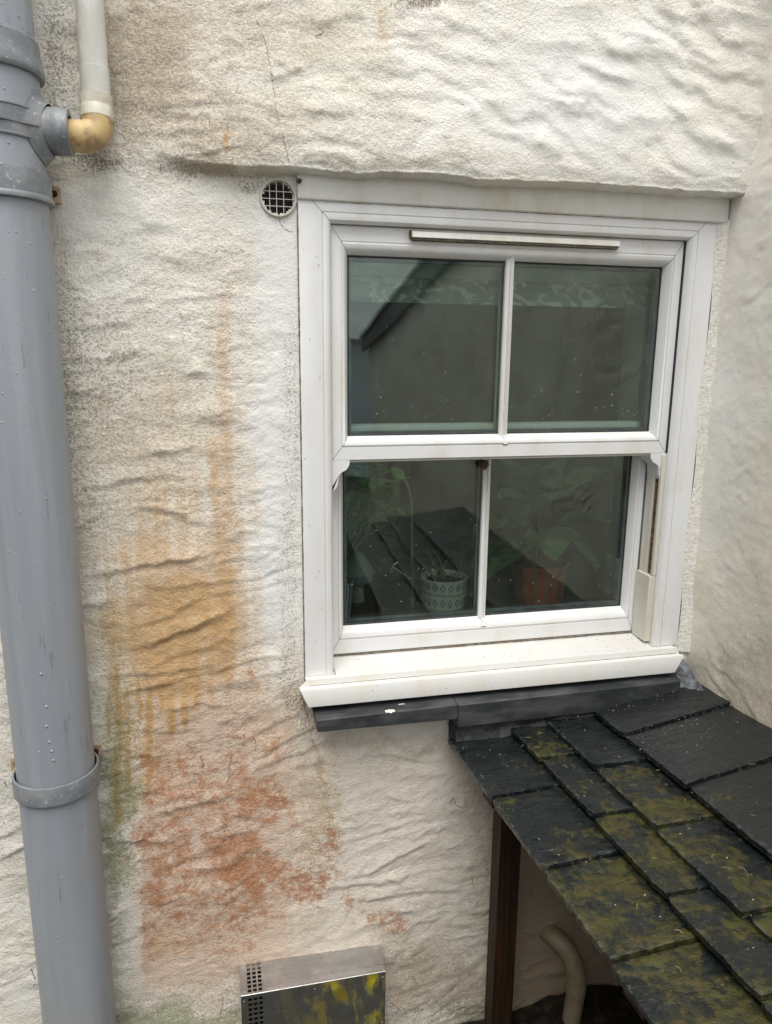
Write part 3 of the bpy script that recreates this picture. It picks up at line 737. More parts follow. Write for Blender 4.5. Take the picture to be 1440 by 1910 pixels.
# ------------------------------------------------------------------ sash window
win = thing('sash_window', 'white plastic sliding sash window with four panes and dark room behind', 'window', (0.354, 0.03, 0.0))
def ring(o, i, prof, sides='LTRB', zb=None):
    """mitred frame; o / i = (x0,x1,z0,z1) outer / inner; prof = [(f,y)] f 0 outer .. 1 inner"""
    b = MB(); vs = []
    for f, y in prof:
        x0 = o[0] + (i[0] - o[0]) * f; x1 = o[1] + (i[1] - o[1]) * f
        z0 = o[2] + (i[2] - o[2]) * f if zb is None else zb; z1 = o[3] + (i[3] - o[3]) * f
        vs += [(x0, y, z0), (x0, y, z1), (x1, y, z1), (x1, y, z0)]
    seg = [(0, 1), (1, 2), (2, 3), (3, 0)] if zb is None else [(0, 1), (1, 2), (2, 3)]
    fs = []
    for k in range(len(prof) - 1):
        for a, c in seg: fs.append((4 * k + a, 4 * k + c, 4 * k + 4 + c, 4 * k + 4 + a))
    b.add(vs, fs)
    return b
FR = [(0, .10), (0, -.003), (.03, -.0035), (.70, -.0035), (.715, -.0018), (.725, -.0018), (.74, -.0036), (.82, -.0042), (.92, -.0026), (.98, .0010), (1.0, .006), (1.0, .10)]
ring((0.0, 0.708, 0, 0.787), (0.050, 0.658, 0, 0.737), FR, zb=-0.006).build('frame', UP, win, smooth=30)
# head trim
b = MB()
prof = [(-.0035, .812), (-.0085, .812), (-.0095, .808), (-.0095, .770), (-.0082, .7665), (-.0055, .765), (-.0036, .765)]
vs = [(x, y - (0.0015 if x > .5 else 0), z + (0.001 if x < .2 else 0)) for x in (-.0005, .7195) for y, z in prof]; k = len(prof)
b.add(vs, [(i, i + 1, k + i + 1, k + i) for i in range(k - 1)] + [tuple(range(k)), tuple(range(2 * k - 1, k - 1, -1))])
b.build('head_trim', UPD, win, smooth=30)
# jamb liners seen in the open lower channel
b = MB(); b.box(.6495, .6575, .030, .0525, .016, .372); b.box(.6495, .6575, .0075, .0145, .145, .372)
b.build('jamb_channel', UPC, win, bevel=.0008)
b = MB(); b.box(.6535, .6577, .0150, .0295, .146, .371); b.build('brush_seal', mat_simple('brown_pile', (.09, .06, .035), (.20, .15, .09), 120, .9, .1), win)
b = MB(); b.box(.6450, .6576, .0080, .0530, .0150, .1445); b.build('channel_block', UPC, win, bevel=.0015)

SP = [(0, .050), (0, .013), (.02, .0122), (.54, .012), (.56, .0135), (.575, .0135), (.59, .0120), (.64, .0112), (.74, .0125), (.86, .0180), (.95, .0265), (1.0, .030), (1.0, .050)]
def sash(name, label, O, I, dy, bar, barz, lab):
    r = ring(O, I, [(f, y + dy) for f, y in SP]).build(name, UP, win, smooth=32)
    if label: r['label'] = label
    # panes: one pane either side of the glazing bar, two leaves each
    gy = .030 + dy
    for x0, x1 in ((I[0] - .004, bar[0] + .002), (bar[1] - .002, I[1] + .004)):
        g = MB()
        for y in (gy + .0006, gy + .0166):
            g.add([(x0, y, I[2] - .004), (x1, y, I[2] - .004), (x1, y, I[3] + .004), (x0, y, I[3] + .004)], [(0, 1, 2, 3)])
        g.build('glass_pane', GLASS, r, smooth=0, recalc=False)
    # spacer between the leaves, round the edge and behind the bar
    s = ring((I[0] - .004, I[1] + .004, I[2] - .004, I[3] + .004), (I[0] + .0065, I[1] - .0065, I[2] + .0065, I[3] - .0065),
             [(0, gy + .004), (.8, gy + .004), (.82, gy + .0032), (1, gy + .0032), (1, gy + .016)])
    s.box(bar[0] + .001, bar[1] - .001, gy + .003, gy + .0155, I[2], I[3])
    s.build('spacer_bar', SPACER, r, smooth=0)
    s = ring((I[0] - .001, I[1] + .001, I[2] - .001, I[3] + .001), (I[0] + .0022, I[1] - .0022, I[2] + .0022, I[3] - .0022), [(0, gy - .0008), (.6, gy - .0012), (1, gy + .0004)])
    s.build('gasket', GASKET_SHADE, r, smooth=0)
    # inner casing of the bar + sash seen through the glass
    s = MB(); s.box(bar[0] + .0005, bar[1] - .0005, gy + .0175, gy + .024, I[2], I[3])
    s.build('inner_bar', UPC, r)
    # glazing bar: ridged section
    c = .5 * (bar[0] + bar[1]); h = .5 * (bar[1] - bar[0]); yb = gy + .0002
    pr = [(-h, yb), (-h, yb - .006), (-h * .72, yb - .0085), (-h * .28, yb - .0095), (-h * .2, yb - .0125), (0, yb - .0142), (h * .2, yb - .0125), (h * .28, yb - .0095), (h * .72, yb - .0085), (h, yb - .006), (h, yb)]
    g = MB(); n = len(pr); vs = []
    for z in (barz[0], barz[1]): vs += [(c + x, y, z) for x, y in pr]
    g.add(vs, [(i, i + 1, n + i + 1, n + i) for i in range(n - 1)] + [tuple(range(n)), tuple(range(2 * n - 1, n - 1, -1))])
    # nib over the sash bevel at the foot
    zf = barz[0]; q = h * .46
    g.hexa([(c - q, yb - .0195, zf - .0125), (c + q, yb - .0195, zf - .0125), (c + q, yb - .002, zf - .0105), (c - q, yb - .002, zf - .0105),
            (c - q, yb - .0148, zf + .002), (c + q, yb - .0148, zf + .002), (c + q, yb - .002, zf + .002), (c - q, yb - .002, zf + .002)])
    g.build('glazing_bar', UP, r, smooth=35, bevel=.0004)
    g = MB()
    g.box(c - q - .001, c + q + .001, yb - .0190, yb - .004, zf - .0139, zf - .0125)  # thin black strip painting the shadow gap under the bar's foot
    g.build('bar_shadow_gap', GASKET_SHADE, r)
    return r
up = sash('upper_sash', None, (.0508, .6572, .3745, .7362), (.0795, .630, .4125, .6945), 0.0, (.3415, .3560), (.4085, .700), 0)
lo = sash('lower_sash', None, (.0530, .6485, .0190, .4260), (.0785, .6280, .0665, .3920), 0.044, (.3325, .3462), (.0640, .392), 0)
# gap line of the upper sash at the frame on the right
b = MB(); b.box(.6573, .6581, .007, .02, .375, .735); b.build('gasket', GASKET_SHADE, up)
# lip under the meeting rail
b = MB(); b.box(.0512, .6568, .0165, .05, .3705, .3744); b.build('rail_lip', UPC, up)
# horns
hp = [(1214.4, 847.8), (1213.9, 852.2), (1215.6, 857.8), (1218.9, 862.8), (1224.4, 865.6), (1228.3, 870.0), (1228.9, 876.7), (1228.9, 886.7), (1231.1, 892.2), (1234.4, 896.1), (1238.9, 897.2)]
hq = [(float(at(x, y, .012)[0]), float(at(x, y, .012)[2])) for x, y in hp]
xe = .6571
for mir in (0, 1):
    poly = [(xe, .3743)] + [(hq[0][0], .3743)] + hq[1:] + [(xe, hq[-1][1])]
    if mir: poly = [(.708 - x, z) for x, z in poly]
    b = MB(); b.prism(poly, .0122, .0505); b.build('horn', UP, up, smooth=30, bevel=.0006)
# trickle vent on the top rail
b = MB(); a = at(768, 440, .004); c = at(1156, 461, .004)
x0, x1, zt = float(a[0]), float(c[0]), .731
b.hexa([(x0, .000, zt - .0095), (x1, .000, zt - .0095), (x1, .0118, zt - .0095), (x0, .0118, zt - .0095), (x0, .004, zt), (x1, .004, zt), (x1, .0118, zt), (x0, .0118, zt)])
v = b.build('trickle_vent', UPD, up, bevel=.001)
b = MB(); n = 110
for i in range(n):
    x = x0 + .004 + (x1 - x0 - .008) * i / (n - 1)
    b.box(x - .0008, x + .0008, .0025, .0112, zt - .0128, zt - .0096)
b.build('vent_grille', mat_simple('dirty_grille', (.30, .27, .20), (.14, .12, .08), 160, .7), up)
b = MB(); b.box(x0 + .002, x1 - .002, .0095, .0119, zt - .0135, zt - .0097); b.box(x0 - .0022, x0 - .0002, .003, .0118, zt - .010, zt + .001); b.build('vent_slot', mat_simple('vent_dirt', (.09, .06, .035), (.20, .15, .09), 120, .9), up)
# sash fasteners on the meeting rail, inside
for px, py in ((915, 803), (960, 800)):
    p = at(px, py, .075); b = MB()
    b.box(p[0] - .012, p[0] + .010, .065, .088, .4262, p[2] + .001); b.tube([(p[0] - .006, .072, p[2]), (p[0] + .008, .08, p[2] + .010)], .004, 10)
    b.build('sash_lock', UPC, lo, bevel=.002)
# window sill: sloping board with lip and raked fascia
b = MB()
Ls, Rs = -.006, .700
prof = [(.075, .0155), (.050, .0145), (-.0155, .0075), (-.0170, .0105), (-.0190, .0115), (-.0215, .0108), (-.0240, .0010), (-.0305, -.0010), (-.0320, .0018), (-.0345, .0030), (-.0378, .0020), (-.0395, -.0010), (-.0395, -.0295), (-.030, -.0320), (.01, -.031)]
def sx(y, z, s):
    t = min(max((.004 - z) / .034, 0), 1)
    e = 0.0 if y > -.022 else 1.0
    return (Ls + .006 * (1 - e) - .007 * e + .0145 * t * e) if s == 0 else (Rs - .004 * (1 - e) - .017 * t * e)
k = len(prof)
vs = [(sx(y, z, 0), y, z) for y, z in prof] + [(sx(y, z, 1), y, z) for y, z in prof]
b.add(vs, [(i, i + 1, k + i + 1, k + i) for i in range(k - 1)] + [tuple(range(k)), tuple(range(2 * k - 1, k - 1, -1))])
b.build('window_sill', mat_upvc('sill_upvc', (.665, .66, .64), .32), win, smooth=35)
# drops and spatter on the panes
b = MB()
for i in range(230):
    if i < 130: px = random.uniform(655, 1225); py = random.uniform(480, 800) if i % 2 else random.gauss(770, 22); y = .0302
    else: px = random.uniform(645, 1150) if i % 3 else random.gauss(1130, 22); py = random.gauss(1060, 60) if i % 2 else random.uniform(880, 1130); y = .0742
    p = at(px, py, y); lim = (.082, .628, .416, .692) if y < .05 else (.080, .626, .070, .360)
    if not (lim[0] < p[0] < lim[1] and lim[2] < p[2] < lim[3]) or abs(p[0] - .345) < .014: continue
    r = random.choice((.0005, .0006, .0008, .0011)); b.dome(p, (0, -1, 0), r, r * .5, 6)
d = b.build('water_drops', DROP, win); d['kind'] = 'stuff'

GRIME = mat_simple('joint_grime_shade', (.26, .22, .16), (.13, .105, .07), 120, .85, .2, bump=0)
def mitre(par, O, I, prof, corners, dy=0):
    for cx_, cz_ in corners:
        P = []
        for f, y in prof:
            P.append(((O[0] + (I[0] - O[0]) * f) if cx_ == 0 else (O[1] + (I[1] - O[1]) * f), y + dy - .00005, (O[2] + (I[2] - O[2]) * f) if cz_ == 0 else (O[3] + (I[3] - O[3]) * f)))
        b = MB(); b.tube(P, .00038, 5); b.build('mitre_joint', GRIME, par)
mitre(win, (0.0, 0.708, 0, 0.787), (0.050, 0.658, 0, 0.737), [p for p in FR[2:10]], ((0, 1), (1, 1)))
for r_, O, I, dy, cs in ((up, (.0508, .6572, .3745, .7362), (.0795, .630, .4125, .6945), 0, ((0, 0), (1, 0), (0, 1), (1, 1))), (lo, (.0530, .6485, .0190, .4260), (.0785, .6280, .0665, .3920), .044, ((0, 0), (1, 0)))):
    mitre(r_, O, I, SP[1:11], cs, dy)
def grime(par, pts, r, name='grime_shade_line', wob=.0004):
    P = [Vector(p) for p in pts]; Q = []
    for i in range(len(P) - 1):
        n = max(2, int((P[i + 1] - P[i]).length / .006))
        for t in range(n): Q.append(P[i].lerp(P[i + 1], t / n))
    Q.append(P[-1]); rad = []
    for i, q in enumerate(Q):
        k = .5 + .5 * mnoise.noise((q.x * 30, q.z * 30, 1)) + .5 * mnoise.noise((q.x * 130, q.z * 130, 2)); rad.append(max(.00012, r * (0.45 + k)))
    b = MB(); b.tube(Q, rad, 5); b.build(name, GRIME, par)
grime(win, [(-.0004, -.0026, -.004), (-.0004, -.0026, .762)], .0012)
grime(win, [(.708, -.0030, .0), (.708, -.0030, .762)], .00045)
grime(win, [(.02, -.0030, .7648), (.70, -.0030, .7652)], .0007)
grime(win, [(.0, -.0068, .8118), (.72, -.0068, .8126)], .0011)
grime(win, [(.051, .0105, .7368), (.657, .0105, .7368)], .0007)
grime(win, [(.0505, .0105, .378), (.0505, .0105, .735)], .0004)
grime(win, [(.052, .0150, .3742), (.656, .0150, .3742)], .0006)
grime(win, [(.054, .0555, .0172), (.648, .0555, .0172)], .0013)  # dark line painting the shadow gap below the lower sash
grime(win, [(.003, -.0238, .0012), (.695, -.0238, .0012)], .0007)
grime(win, [(.052, -.0040, .0085), (.0505, .050, .0145)], .0009)
grime(win, [(.656, -.0040, .0085), (.657, .050, .0145)], .0010)
grime(win, [(.002, -.0036, .0086), (.052, -.0040, .0088)], .0006)
grime(win, [(.656, -.0040, .0088), (.706, -.0036, .0086)], .0006)
# loose debris on the sill board
b = MB(); rr = random.Random(21)
for i in range(70):
    x = rr.uniform(.06, .65) if i % 3 else rr.uniform(.56, .65); y = rr.uniform(-.012, .05); z = .0077 + (y + .0155) / .0655 * .007
    L = rr.uniform(.0006, .0028); a = rr.uniform(0, 6.28); b.tube([(x, y, z + .0002), (x + L * math.cos(a), y + L * math.sin(a), z + .0003)], .00030, 4)
g = b.build('debris', GRIME, win); g['kind'] = 'stuff'
for i in range(34):
    if i < 20: x = rr.choice((rr.uniform(.004, .034), rr.uniform(.672, .704))); y = -.0037; z = rr.uniform(.02, .74)
    else: x = rr.uniform(.02, .68); y = -.0398; z = rr.uniform(-.026, -.004)
    L = rr.uniform(.0008, .004); a = rr.uniform(0, 6.28)
    b = MB(); b.tube([(x, y, z), (x + L * math.cos(a), y - .0002, z + L * math.sin(a))], rr.uniform(.0002, .0004), 4); b.build('dirt_fleck', GRIME, win)

# round air vent beside the head of the frame
av = thing('air_vent', 'small round white air vent with square mesh grille at top left corner of the window', 'vent', (-.0285, -.003, .767))
def disc_ring(b, r0, r1, y0, y1, n=48, c=(-.0285, .767)):
    vs = []
    for r, y in ((r1, y1), (r1, y0 + .0012), (r1 - .0012, y0), (r0 + .0008, y0), (r0, y0 + .001), (r0, y1)):
        for j in range(n):
            a = 2 * math.pi * j / n; vs.append((c[0] + r * math.cos(a), y, c[1] + r * math.sin(a)))
    fs = [(q * n + j, q * n + (j + 1) % n, (q + 1) * n + (j + 1) % n, (q + 1) * n + j) for q in range(5) for j in range(n)]
    b.add(vs, fs)
b = MB(); disc_ring(b, .0236, .0270, -.0055, .028); b.build('rim', UPC, av)
b = MB(); n = 32
b.add([(-.0285 + .0236 * math.cos(2 * math.pi * j / n), .024, .767 + .0236 * math.sin(2 * math.pi * j / n)) for j in range(n)], [tuple(range(n))])
b.build('duct_back', DARK, av)
b = MB()
for t in (-.0125, -.0025, .0078):
    h = math.sqrt(.0235 ** 2 - t * t); e = .00045
    b.box(-.0285 + t - e, -.0285 + t + e, -.0035, -.0012, .767 - h, .767 + h); b.box(-.0285 - h, -.0285 + h, -.0031, -.0014, .767 + t + .001 - e, .767 + t + .001 + e)
b.build('grille_bars', UPC, av)
b = MB()
for i in range(-8, 9):
    t = i * .0028; h2 = .0235 ** 2 - t * t
    if h2 <= 0: continue
    h = math.sqrt(h2); e = .00022
    b.box(-.0285 + t - e, -.0285 + t + e, .0068, .0072, .767 - h, .767 + h); b.box(-.0285 - h, -.0285 + h, .0073, .0077, .767 + t - e, .767 + t + e)
b.build('fine_mesh', mat_simple('dull_mesh', (.05, .047, .04), (.11, .10, .09), 90, .7), av)

# snail shells
def snail(name, label, c, r):
    t = thing(name, label, 'snail', c); b = MB(); P = []; R = []
    for i in range(70):
        a = i / 69 * 2.6 * 2 * math.pi; q = r * (1 - i / 75)
        P.append((c[0] + q * .62 * math.cos(a), c[1] - r * .55 * (i / 69) , c[2] + q * .62 * math.sin(a))); R.append(max(.0004, q * .46))
    b.tube(P, R, 9); b.build('shell', mat_simple('snail_shell', (.030, .014, .008), (.12, .06, .03), 420, .4, bump=.0005), t); return t
snail('snail_shell', 'small brown snail shell stuck at the top of the lower glazing bar', tuple(at(903, 868, .064)), .0095)
snail('snail_shell', 'tiny dark snail shell on the head trim beside the round air vent', tuple(at(558, 338, -.012)), .0042)

# ------------------------------------------------------------------ slate sills
def slab(label, q, thick_m):
    b = MB(); b.hexa(q); o = b.build('stone_sill', thick_m, loc=q[0], bevel=.0012)
    return tag(o, label, 'sill', 'slate sill slabs under the window')
slab('short dark slate sill slab with a white bird dropping under the left half of the window',
     [(.013, -.058, -.0660), (.2555, -.058, -.0685), (.2555, .02, -.064), (.013, .02, -.064), (.012, -.058, -.0445), (.2550, -.058, -.0420), (.2495, .02, -.0325), (.006, .02, -.0345)], SILLSLATE)
s2 = slab('long dark slate sill slab meeting the top edge of the lean-to slates',
     [(.2570, -.057, -.0850), (.690, -.050, -.086), (.705, .02, -.085), (.252, .02, -.084), (.2565, -.057, -.0430), (.690, -.050, -.0430), (.705, .02, -.0330), (.2510, .02, -.0330)], SILLSLATE)
b = MB()
for px, py, r in ((727, 1331, 5.5), (721, 1331, 4), (733, 1330.5, 4.2), (728, 1336, 2.2)):
    p = at(px, py, -.053); p[2] = -.0422 - (.0008 if r < 3 else 0); b.dome((p[0], -.0545 if r > 3 else -.0586, p[2]), (0, -.35, 1), r * .00072, .0006, 10)
P = [at(x, y, -.040) for x, y in ((743.5, 1316), (746, 1313.5), (749, 1312.6), (752, 1314), (754.5, 1317))]
b.tube([(p[0], -.040, -.0405 + .0006 + (0 if i in (0, 4) else .0004)) for i, p in enumerate(P)], .0008, 6)
o = b.build('bird_dropping', mat_simple('white_dropping', (.72, .70, .64), (.60, .57, .48), 200, .7), loc=tuple(at(727, 1331, -.053)))
tag(o, 'white bird dropping splashed on the front edge of the slate sill', 'dropping')

# ------------------------------------------------------------------ lean-to with slate roof
Dh = np.array([-.0614, .998, 0.0]); Dh /= np.linalg.norm(Dh)
SL = math.radians(7.5)
Uv = np.array([Dh[1], -Dh[0], 0]) * math.cos(SL) + np.array([0, 0, math.sin(SL)])
Nv = np.array([-math.sin(SL) * Dh[1], math.sin(SL) * Dh[0], math.cos(SL)])
RA = np.array([.25605, -.04897, -.11752])
def rp(s, t, h=0.0): return RA + Uv * s - Dh * t + Nv * h
lean = thing('lean_to', 'low slate roofed lean-to with mossy wet slates and a brown timber post', 'lean-to', (.33, -.06, -.77))
def slates():
    VV = []; FF = []; AT = []; TH = .0100
    rows = [ # tail s, next tail s, joints t, moss per slate, tone per slate
        (-.007, .108, [-.022, .165, .329, .486, .652, .80, .965, 1.13, 1.30, 1.46], [.30, .46, .72, .74, .6, .7, .5, .6, .5], [.3, .3, .4, .2, .4, .3, .4, .4, .3]),
        (.108, .169, [-.018, .107, .266, .430, .584, .74, .90, 1.06, 1.22, 1.40], [.56, .42, .70, .66, .6, .6, .6, .5, .5], [.2, .3, .2, .3, .3, .3, .4, .3, .3]),
        (.169, .264, [-.014, .166, .321, .490, .650, .81, .97, 1.13, 1.30, 1.46], [.24, .66, .64, .66, .6, .6, .5, .5, .5], [.3, .3, .3, .4, .3, .3, .4, .3, .3]),
        (.264, .60, [-.02, .108, .265, .429, .60, .77, .93, 1.09, 1.25, 1.42], [.10, .18, .34, .36, .4, .5, .4, .5, .5], [.8, .9, .8, .7, .7, .7, .7, .6, .6])]
    skip_tail = {4}
    for ri, (s0, s1, js, moss, tone) in enumerate(rows):
        for k in range(len(js) - 1):
            t0, t1 = js[k] + .0017, js[k + 1] - .0017
            sd = ri * 100 + k * 7
            hid = .05 if ri < 3 else .0
            s_end = s1 + hid
            jl = random.uniform(-.0045, .0045) if ri not in (0,) else random.uniform(-.0015, .0015)
            lift = random.uniform(0, .0012); tw = random.uniform(.0030, .0062)
            if ri == 4: lift -= .0095
            nu, nv = 26, 34
            base = len(VV)
            for layer in (0, 1):
                for i in range(nu):
                    for j in range(nv):
                        u = i / (nu - 1); v = j / (nv - 1)
                        s = s0 + jl + (s_end - s0 - jl) * u; t = t0 + (t1 - t0) * v
                        e = 0.0
                        if i == 0:
                            s += (mnoise.noise((t * 90, sd, 1)) * .0022 + mnoise.noise((t * 300, sd, 2)) * .0014); e = 1
                        if j in (0, nv - 1):
                            t += (mnoise.noise((s * 100, sd, 5 + j)) * .0016 + mnoise.noise((s * 320, sd, 6 + j)) * .0009) ; e = max(e, .8)
                        if i < 2 and j in (0, 1, nv - 2, nv - 1) and random.Random(sd + j // 2).random() < .6: s += .0022 * (2 - i) / 2
                        h = -(TH + .0050) * (s - s0) / max(s1 - s0, .09) * (1 if ri < 3 else .0) + lift + tw * (v - .5)
                        h += mnoise.noise((s * 34, t * 34, sd)) * .0011 + mnoise.noise((s * 110, t * 110, sd)) * .0004
                        if layer: h -= TH
                        else: h -= .0012 * e
                        VV.append(rp(s, t, h)); 
                        m = moss[k] + .10 * (v - .5) - .35 * max(0, .04 - t) / .04 * (0 if ri in (0, 1) else 1)
                        AT.append((m, tone[k], e, 1))
            g = lambda L, i, j: base + L * nu * nv + i * nv + j
            for i in range(nu - 1):
                for j in range(nv - 1):
                    FF.append((g(0, i, j), g(0, i, j + 1), g(0, i + 1, j + 1), g(0, i + 1, j)))
            for j in range(nv - 1):
                FF.append((g(1, 0, j), g(1, 0, j + 1), g(0, 0, j + 1), g(0, 0, j)))
                FF.append((g(0, nu - 1, j), g(0, nu - 1, j + 1), g(1, nu - 1, j + 1), g(1, nu - 1, j)))
            for i in range(nu - 1):
                FF.append((g(0, i, 0), g(0, i + 1, 0), g(1, i + 1, 0), g(1, i, 0)))
                FF.append((g(1, i, nv - 1), g(1, i + 1, nv - 1), g(0, i + 1, nv - 1), g(0, i, nv - 1)))
            FF.append((g(1, 0, 0), g(1, nu - 1, 0), g(1, nu - 1, nv - 1), g(1, 0, nv - 1)))
    b = MB(); b.v = [tuple(p) for p in VV]; b.f = FF; b.m = [0] * len(FF)
    return b.build('slate_covering', SLATE, lean, smooth=35, attrs={'slate': AT}, recalc=True)
slates()
b = MB()                                                            # boarding under the slates
b.add([rp(.018, -.03, -.022), rp(.47, -.03, -.022), rp(.56, 1.42, -.022), rp(.018, 1.42, -.022), rp(.018, -.03, -.036), rp(.47, -.03, -.036), rp(.56, 1.42, -.036), rp(.018, 1.42, -.036)],
      [(0, 1, 2, 3), (4, 7, 6, 5), (0, 4, 5, 1), (1, 5, 6, 2), (2, 6, 7, 3), (3, 7, 4, 0)])
b.build('boarding', WOOD, lean)
b = MB()                                                            # eaves plate and rafters
for t in (.03, .45, .9, 1.35):
    p = [rp(.03, t, -.037), rp(.46, t, -.037), rp(.46, t + .04, -.037), rp(.03, t + .04, -.037)]
    b = MB(); b.hexa([q - Nv * .06 for q in p] + p); b.build('rafter', WOOD, lean)
b = MB(); b.box(.335, .376, -.080, -.0405, -.80, -.158); b.build('post', WOOD, lean, bevel=.0015)
b = MB(); b.box(.245, .286, -1.30, -1.26, -.80, -.158); b.build('post', WOOD, lean, bevel=.0015)
b = MB()  # unseen boarding added to block light from the front left
for i in range(9):
    t = .64 + .086 * i; p = [rp(.004, t, -.012), rp(.018, t, -.012), rp(.018, t + .083, -.012), rp(.004, t + .083, -.012)]
    b.hexa([np.array((q[0], q[1], -.76)) for q in p] + p)
b.build('shade_panel', WOOD, lean)
# mortar upstand under the long sill, fillet and lead patch in the corner
b = MB(); n = 60; vs = []
for i in range(n):
    x = .2585 + (.60 - .2585) * i / (n - 1)
    for z, y in ((-.082, -.034), (-.100, -.038 - .002 * mnoise.noise((x * 60, 0, 0))), (-.118 + (x - .2585) * .13, -.0435 - .003 * mnoise.noise((x * 90, 1, 0))), (-.130 + (x - .2585) * .13, -.047)):
        vs.append((x, y + mnoise.noise((x * 140, z * 50, 2)) * .0012, z))
b.add(vs, [(i * 4 + j, i * 4 + 4 + j, i * 4 + 5 + j, i * 4 + 1 + j) for i in range(n - 1) for j in range(3)])
b.add([(.2585, -.034, -.082), (.2585, .0, -.082), (.2585, .0, -.135), (.2585, -.047, -.135)], [(0, 1, 2, 3)])
b.build('mortar_upstand', MORTAR, lean)
b = MB(); n = 200; vs = []
for i in range(n):
    t = -.01 + 1.3 * i / (n - 1)
    y = -.049 - .995 * t
    for j, (o, h) in enumerate(((.006, .012), (.001, .0045), (-.002, .001), (-.0045, -.007))):
        x = float(right_x(y, -.05)) + o + mnoise.noise((t * 130, j, 0)) * .0022 + mnoise.noise((t * 400, j, 3)) * .0012
        s = (x - RA[0]) / Uv[0]
        p = rp(s, t, 0); vs.append((x, y, p[2] + h - .009 + mnoise.noise((t * 150, j, 9)) * .0014))
b.add(vs, [(i * 4 + j, i * 4 + 4 + j, i * 4 + 5 + j, i * 4 + 1 + j) for i in range(n - 1) for j in range(3)])
b.build('mortar_fillet', mat_simple('dull_fillet', (.34, .31, .25), (.12, .11, .09), 170, .85, .3, bump=.001), lean)
b = MB(); n = 14; vs = []
for i in range(n):
    for j in range(n):
        u, v = i / (n - 1), j / (n - 1)
        x = .668 + (.724 - .668) * u; y = -.006 - .066 * v * (0.35 + .65 * u)
        z = -.020 - .034 * v * (1.0) - .022 * (1 - u) + mnoise.noise((x * 90, y * 90, 0)) * .005
        vs.append((x, y, z))
b.add(vs, [(i * n + j, i * n + n + j, i * n + n + j + 1, i * n + j + 1) for i in range(n - 1) for j in range(n - 1)])
b.build('lead_flashing', mat_simple('crumpled_lead', (.05, .056, .065), (.12, .13, .14), 50, .45, .5, .3, .002), lean)
# bits of lichen, straw and grit on the slates
b = MB()
rr = random.Random(3)
for i in range(330):
    s = rr.uniform(0, .46); t = rr.uniform(-.01, .62)
    if rr.random() < .5: s = rr.uniform(.27, .47); t = rr.uniform(0, .2)
    p = rp(s, t, .0012); r = rr.choice((.0004, .0004, .0005, .0006, .0010)); b.dome(p, Nv, r, r * .5, 5)
g = b.build('grit', mat_simple('pale_grit', (.40, .38, .32), (.18, .17, .12), 300, .8), lean); g['kind'] = 'stuff'
b = MB()
for i in range(46):
    s = rr.uniform(0, .46); t = rr.uniform(0, .6); a = rr.uniform(0, 6.28); L = rr.uniform(.003, .011)
    b.tube([rp(s, t, .0016), rp(s + .5 * L * math.cos(a), t + .5 * L * math.sin(a), .0026), rp(s + L * math.cos(a + .3), t + L * math.sin(a + .3), .0012)], .00032, 4)
g = b.build('straw', mat_simple('dry_straw', (.22, .19, .09), (.34, .30, .18), 90, .8, bump=0), lean); g['kind'] = 'stuff'

# ------------------------------------------------------------------ grey soil pipe
PXC, PYC = -.388, -.062
sp = thing('soil_pipe', 'fat grey plastic soil pipe speckled with raindrops running down the stained wall', 'pipe', (PXC, PYC, -.77))
def pl(name, prof, mat, **kw):
    b = MB(); b.lathe(PXC, PYC, prof, 72); return b.build(name, mat, sp, smooth=35, **kw)
pl('pipe', [(.055, -.80), (.055, .742)], PIPE)
pl('pipe', [(.0545, .88), (.0545, 1.75)], PIPE)
pl('fitting_body', [(.0545, .740), (.0555, .742), (.0558, .775), (.0560, .885), (.0545, .886)], PIPE)
pl('socket_ring', [(.0545, .7300), (.0575, .7300), (.0622, .7310), (.0626, .7345), (.0612, .7372), (.0600, .7385), (.0600, .7640), (.0590, .7680), (.0556, .7690)], FIT)
pl('socket_ring', [(.0550, .8790), (.0612, .8800), (.0630, .8830), (.0630, .8870), (.0608, .8960), (.0592, .9040), (.0588, .9200), (.0545, .9225)], FIT)
# strap-on boss with its branch socket, axis along x
b = MB()
BZ = .8205
b.lathe(PXC, PYC, [(.0556, BZ - .019), (.0584, BZ - .0185), (.0590, BZ - .0165), (.0578, BZ - .0150), (.0578, BZ + .0150), (.0590, BZ + .0165), (.0584, BZ + .0185), (.0556, BZ + .019)], 72)
b.build('boss_band', FIT, sp, smooth=35)
b = MB()
def xl(prof, cy, cz, n=40):
    vs = []; k = len(prof)
    for x, r in prof:
        for j in range(n):
            a = 2 * math.pi * j / n; vs.append((x, cy + r * math.cos(a), cz + r * math.sin(a)))
    return vs, [(i * n + j, i * n + (j + 1) % n, (i + 1) * n + (j + 1) % n, (i + 1) * n + j) for i in range(k - 1) for j in range(n)]
cy, cz = -.062, BZ
b.add(*xl([(-.352, .0345), (-.346, .0325), (-.341, .0300), (-.337, .0292), (-.316, .0282), (-.3150, .0288), (-.3130, .0288), (-.3122, .0281), (-.2995, .0278), (-.2985, .0272), (-.2985, .0200)], cy, cz))
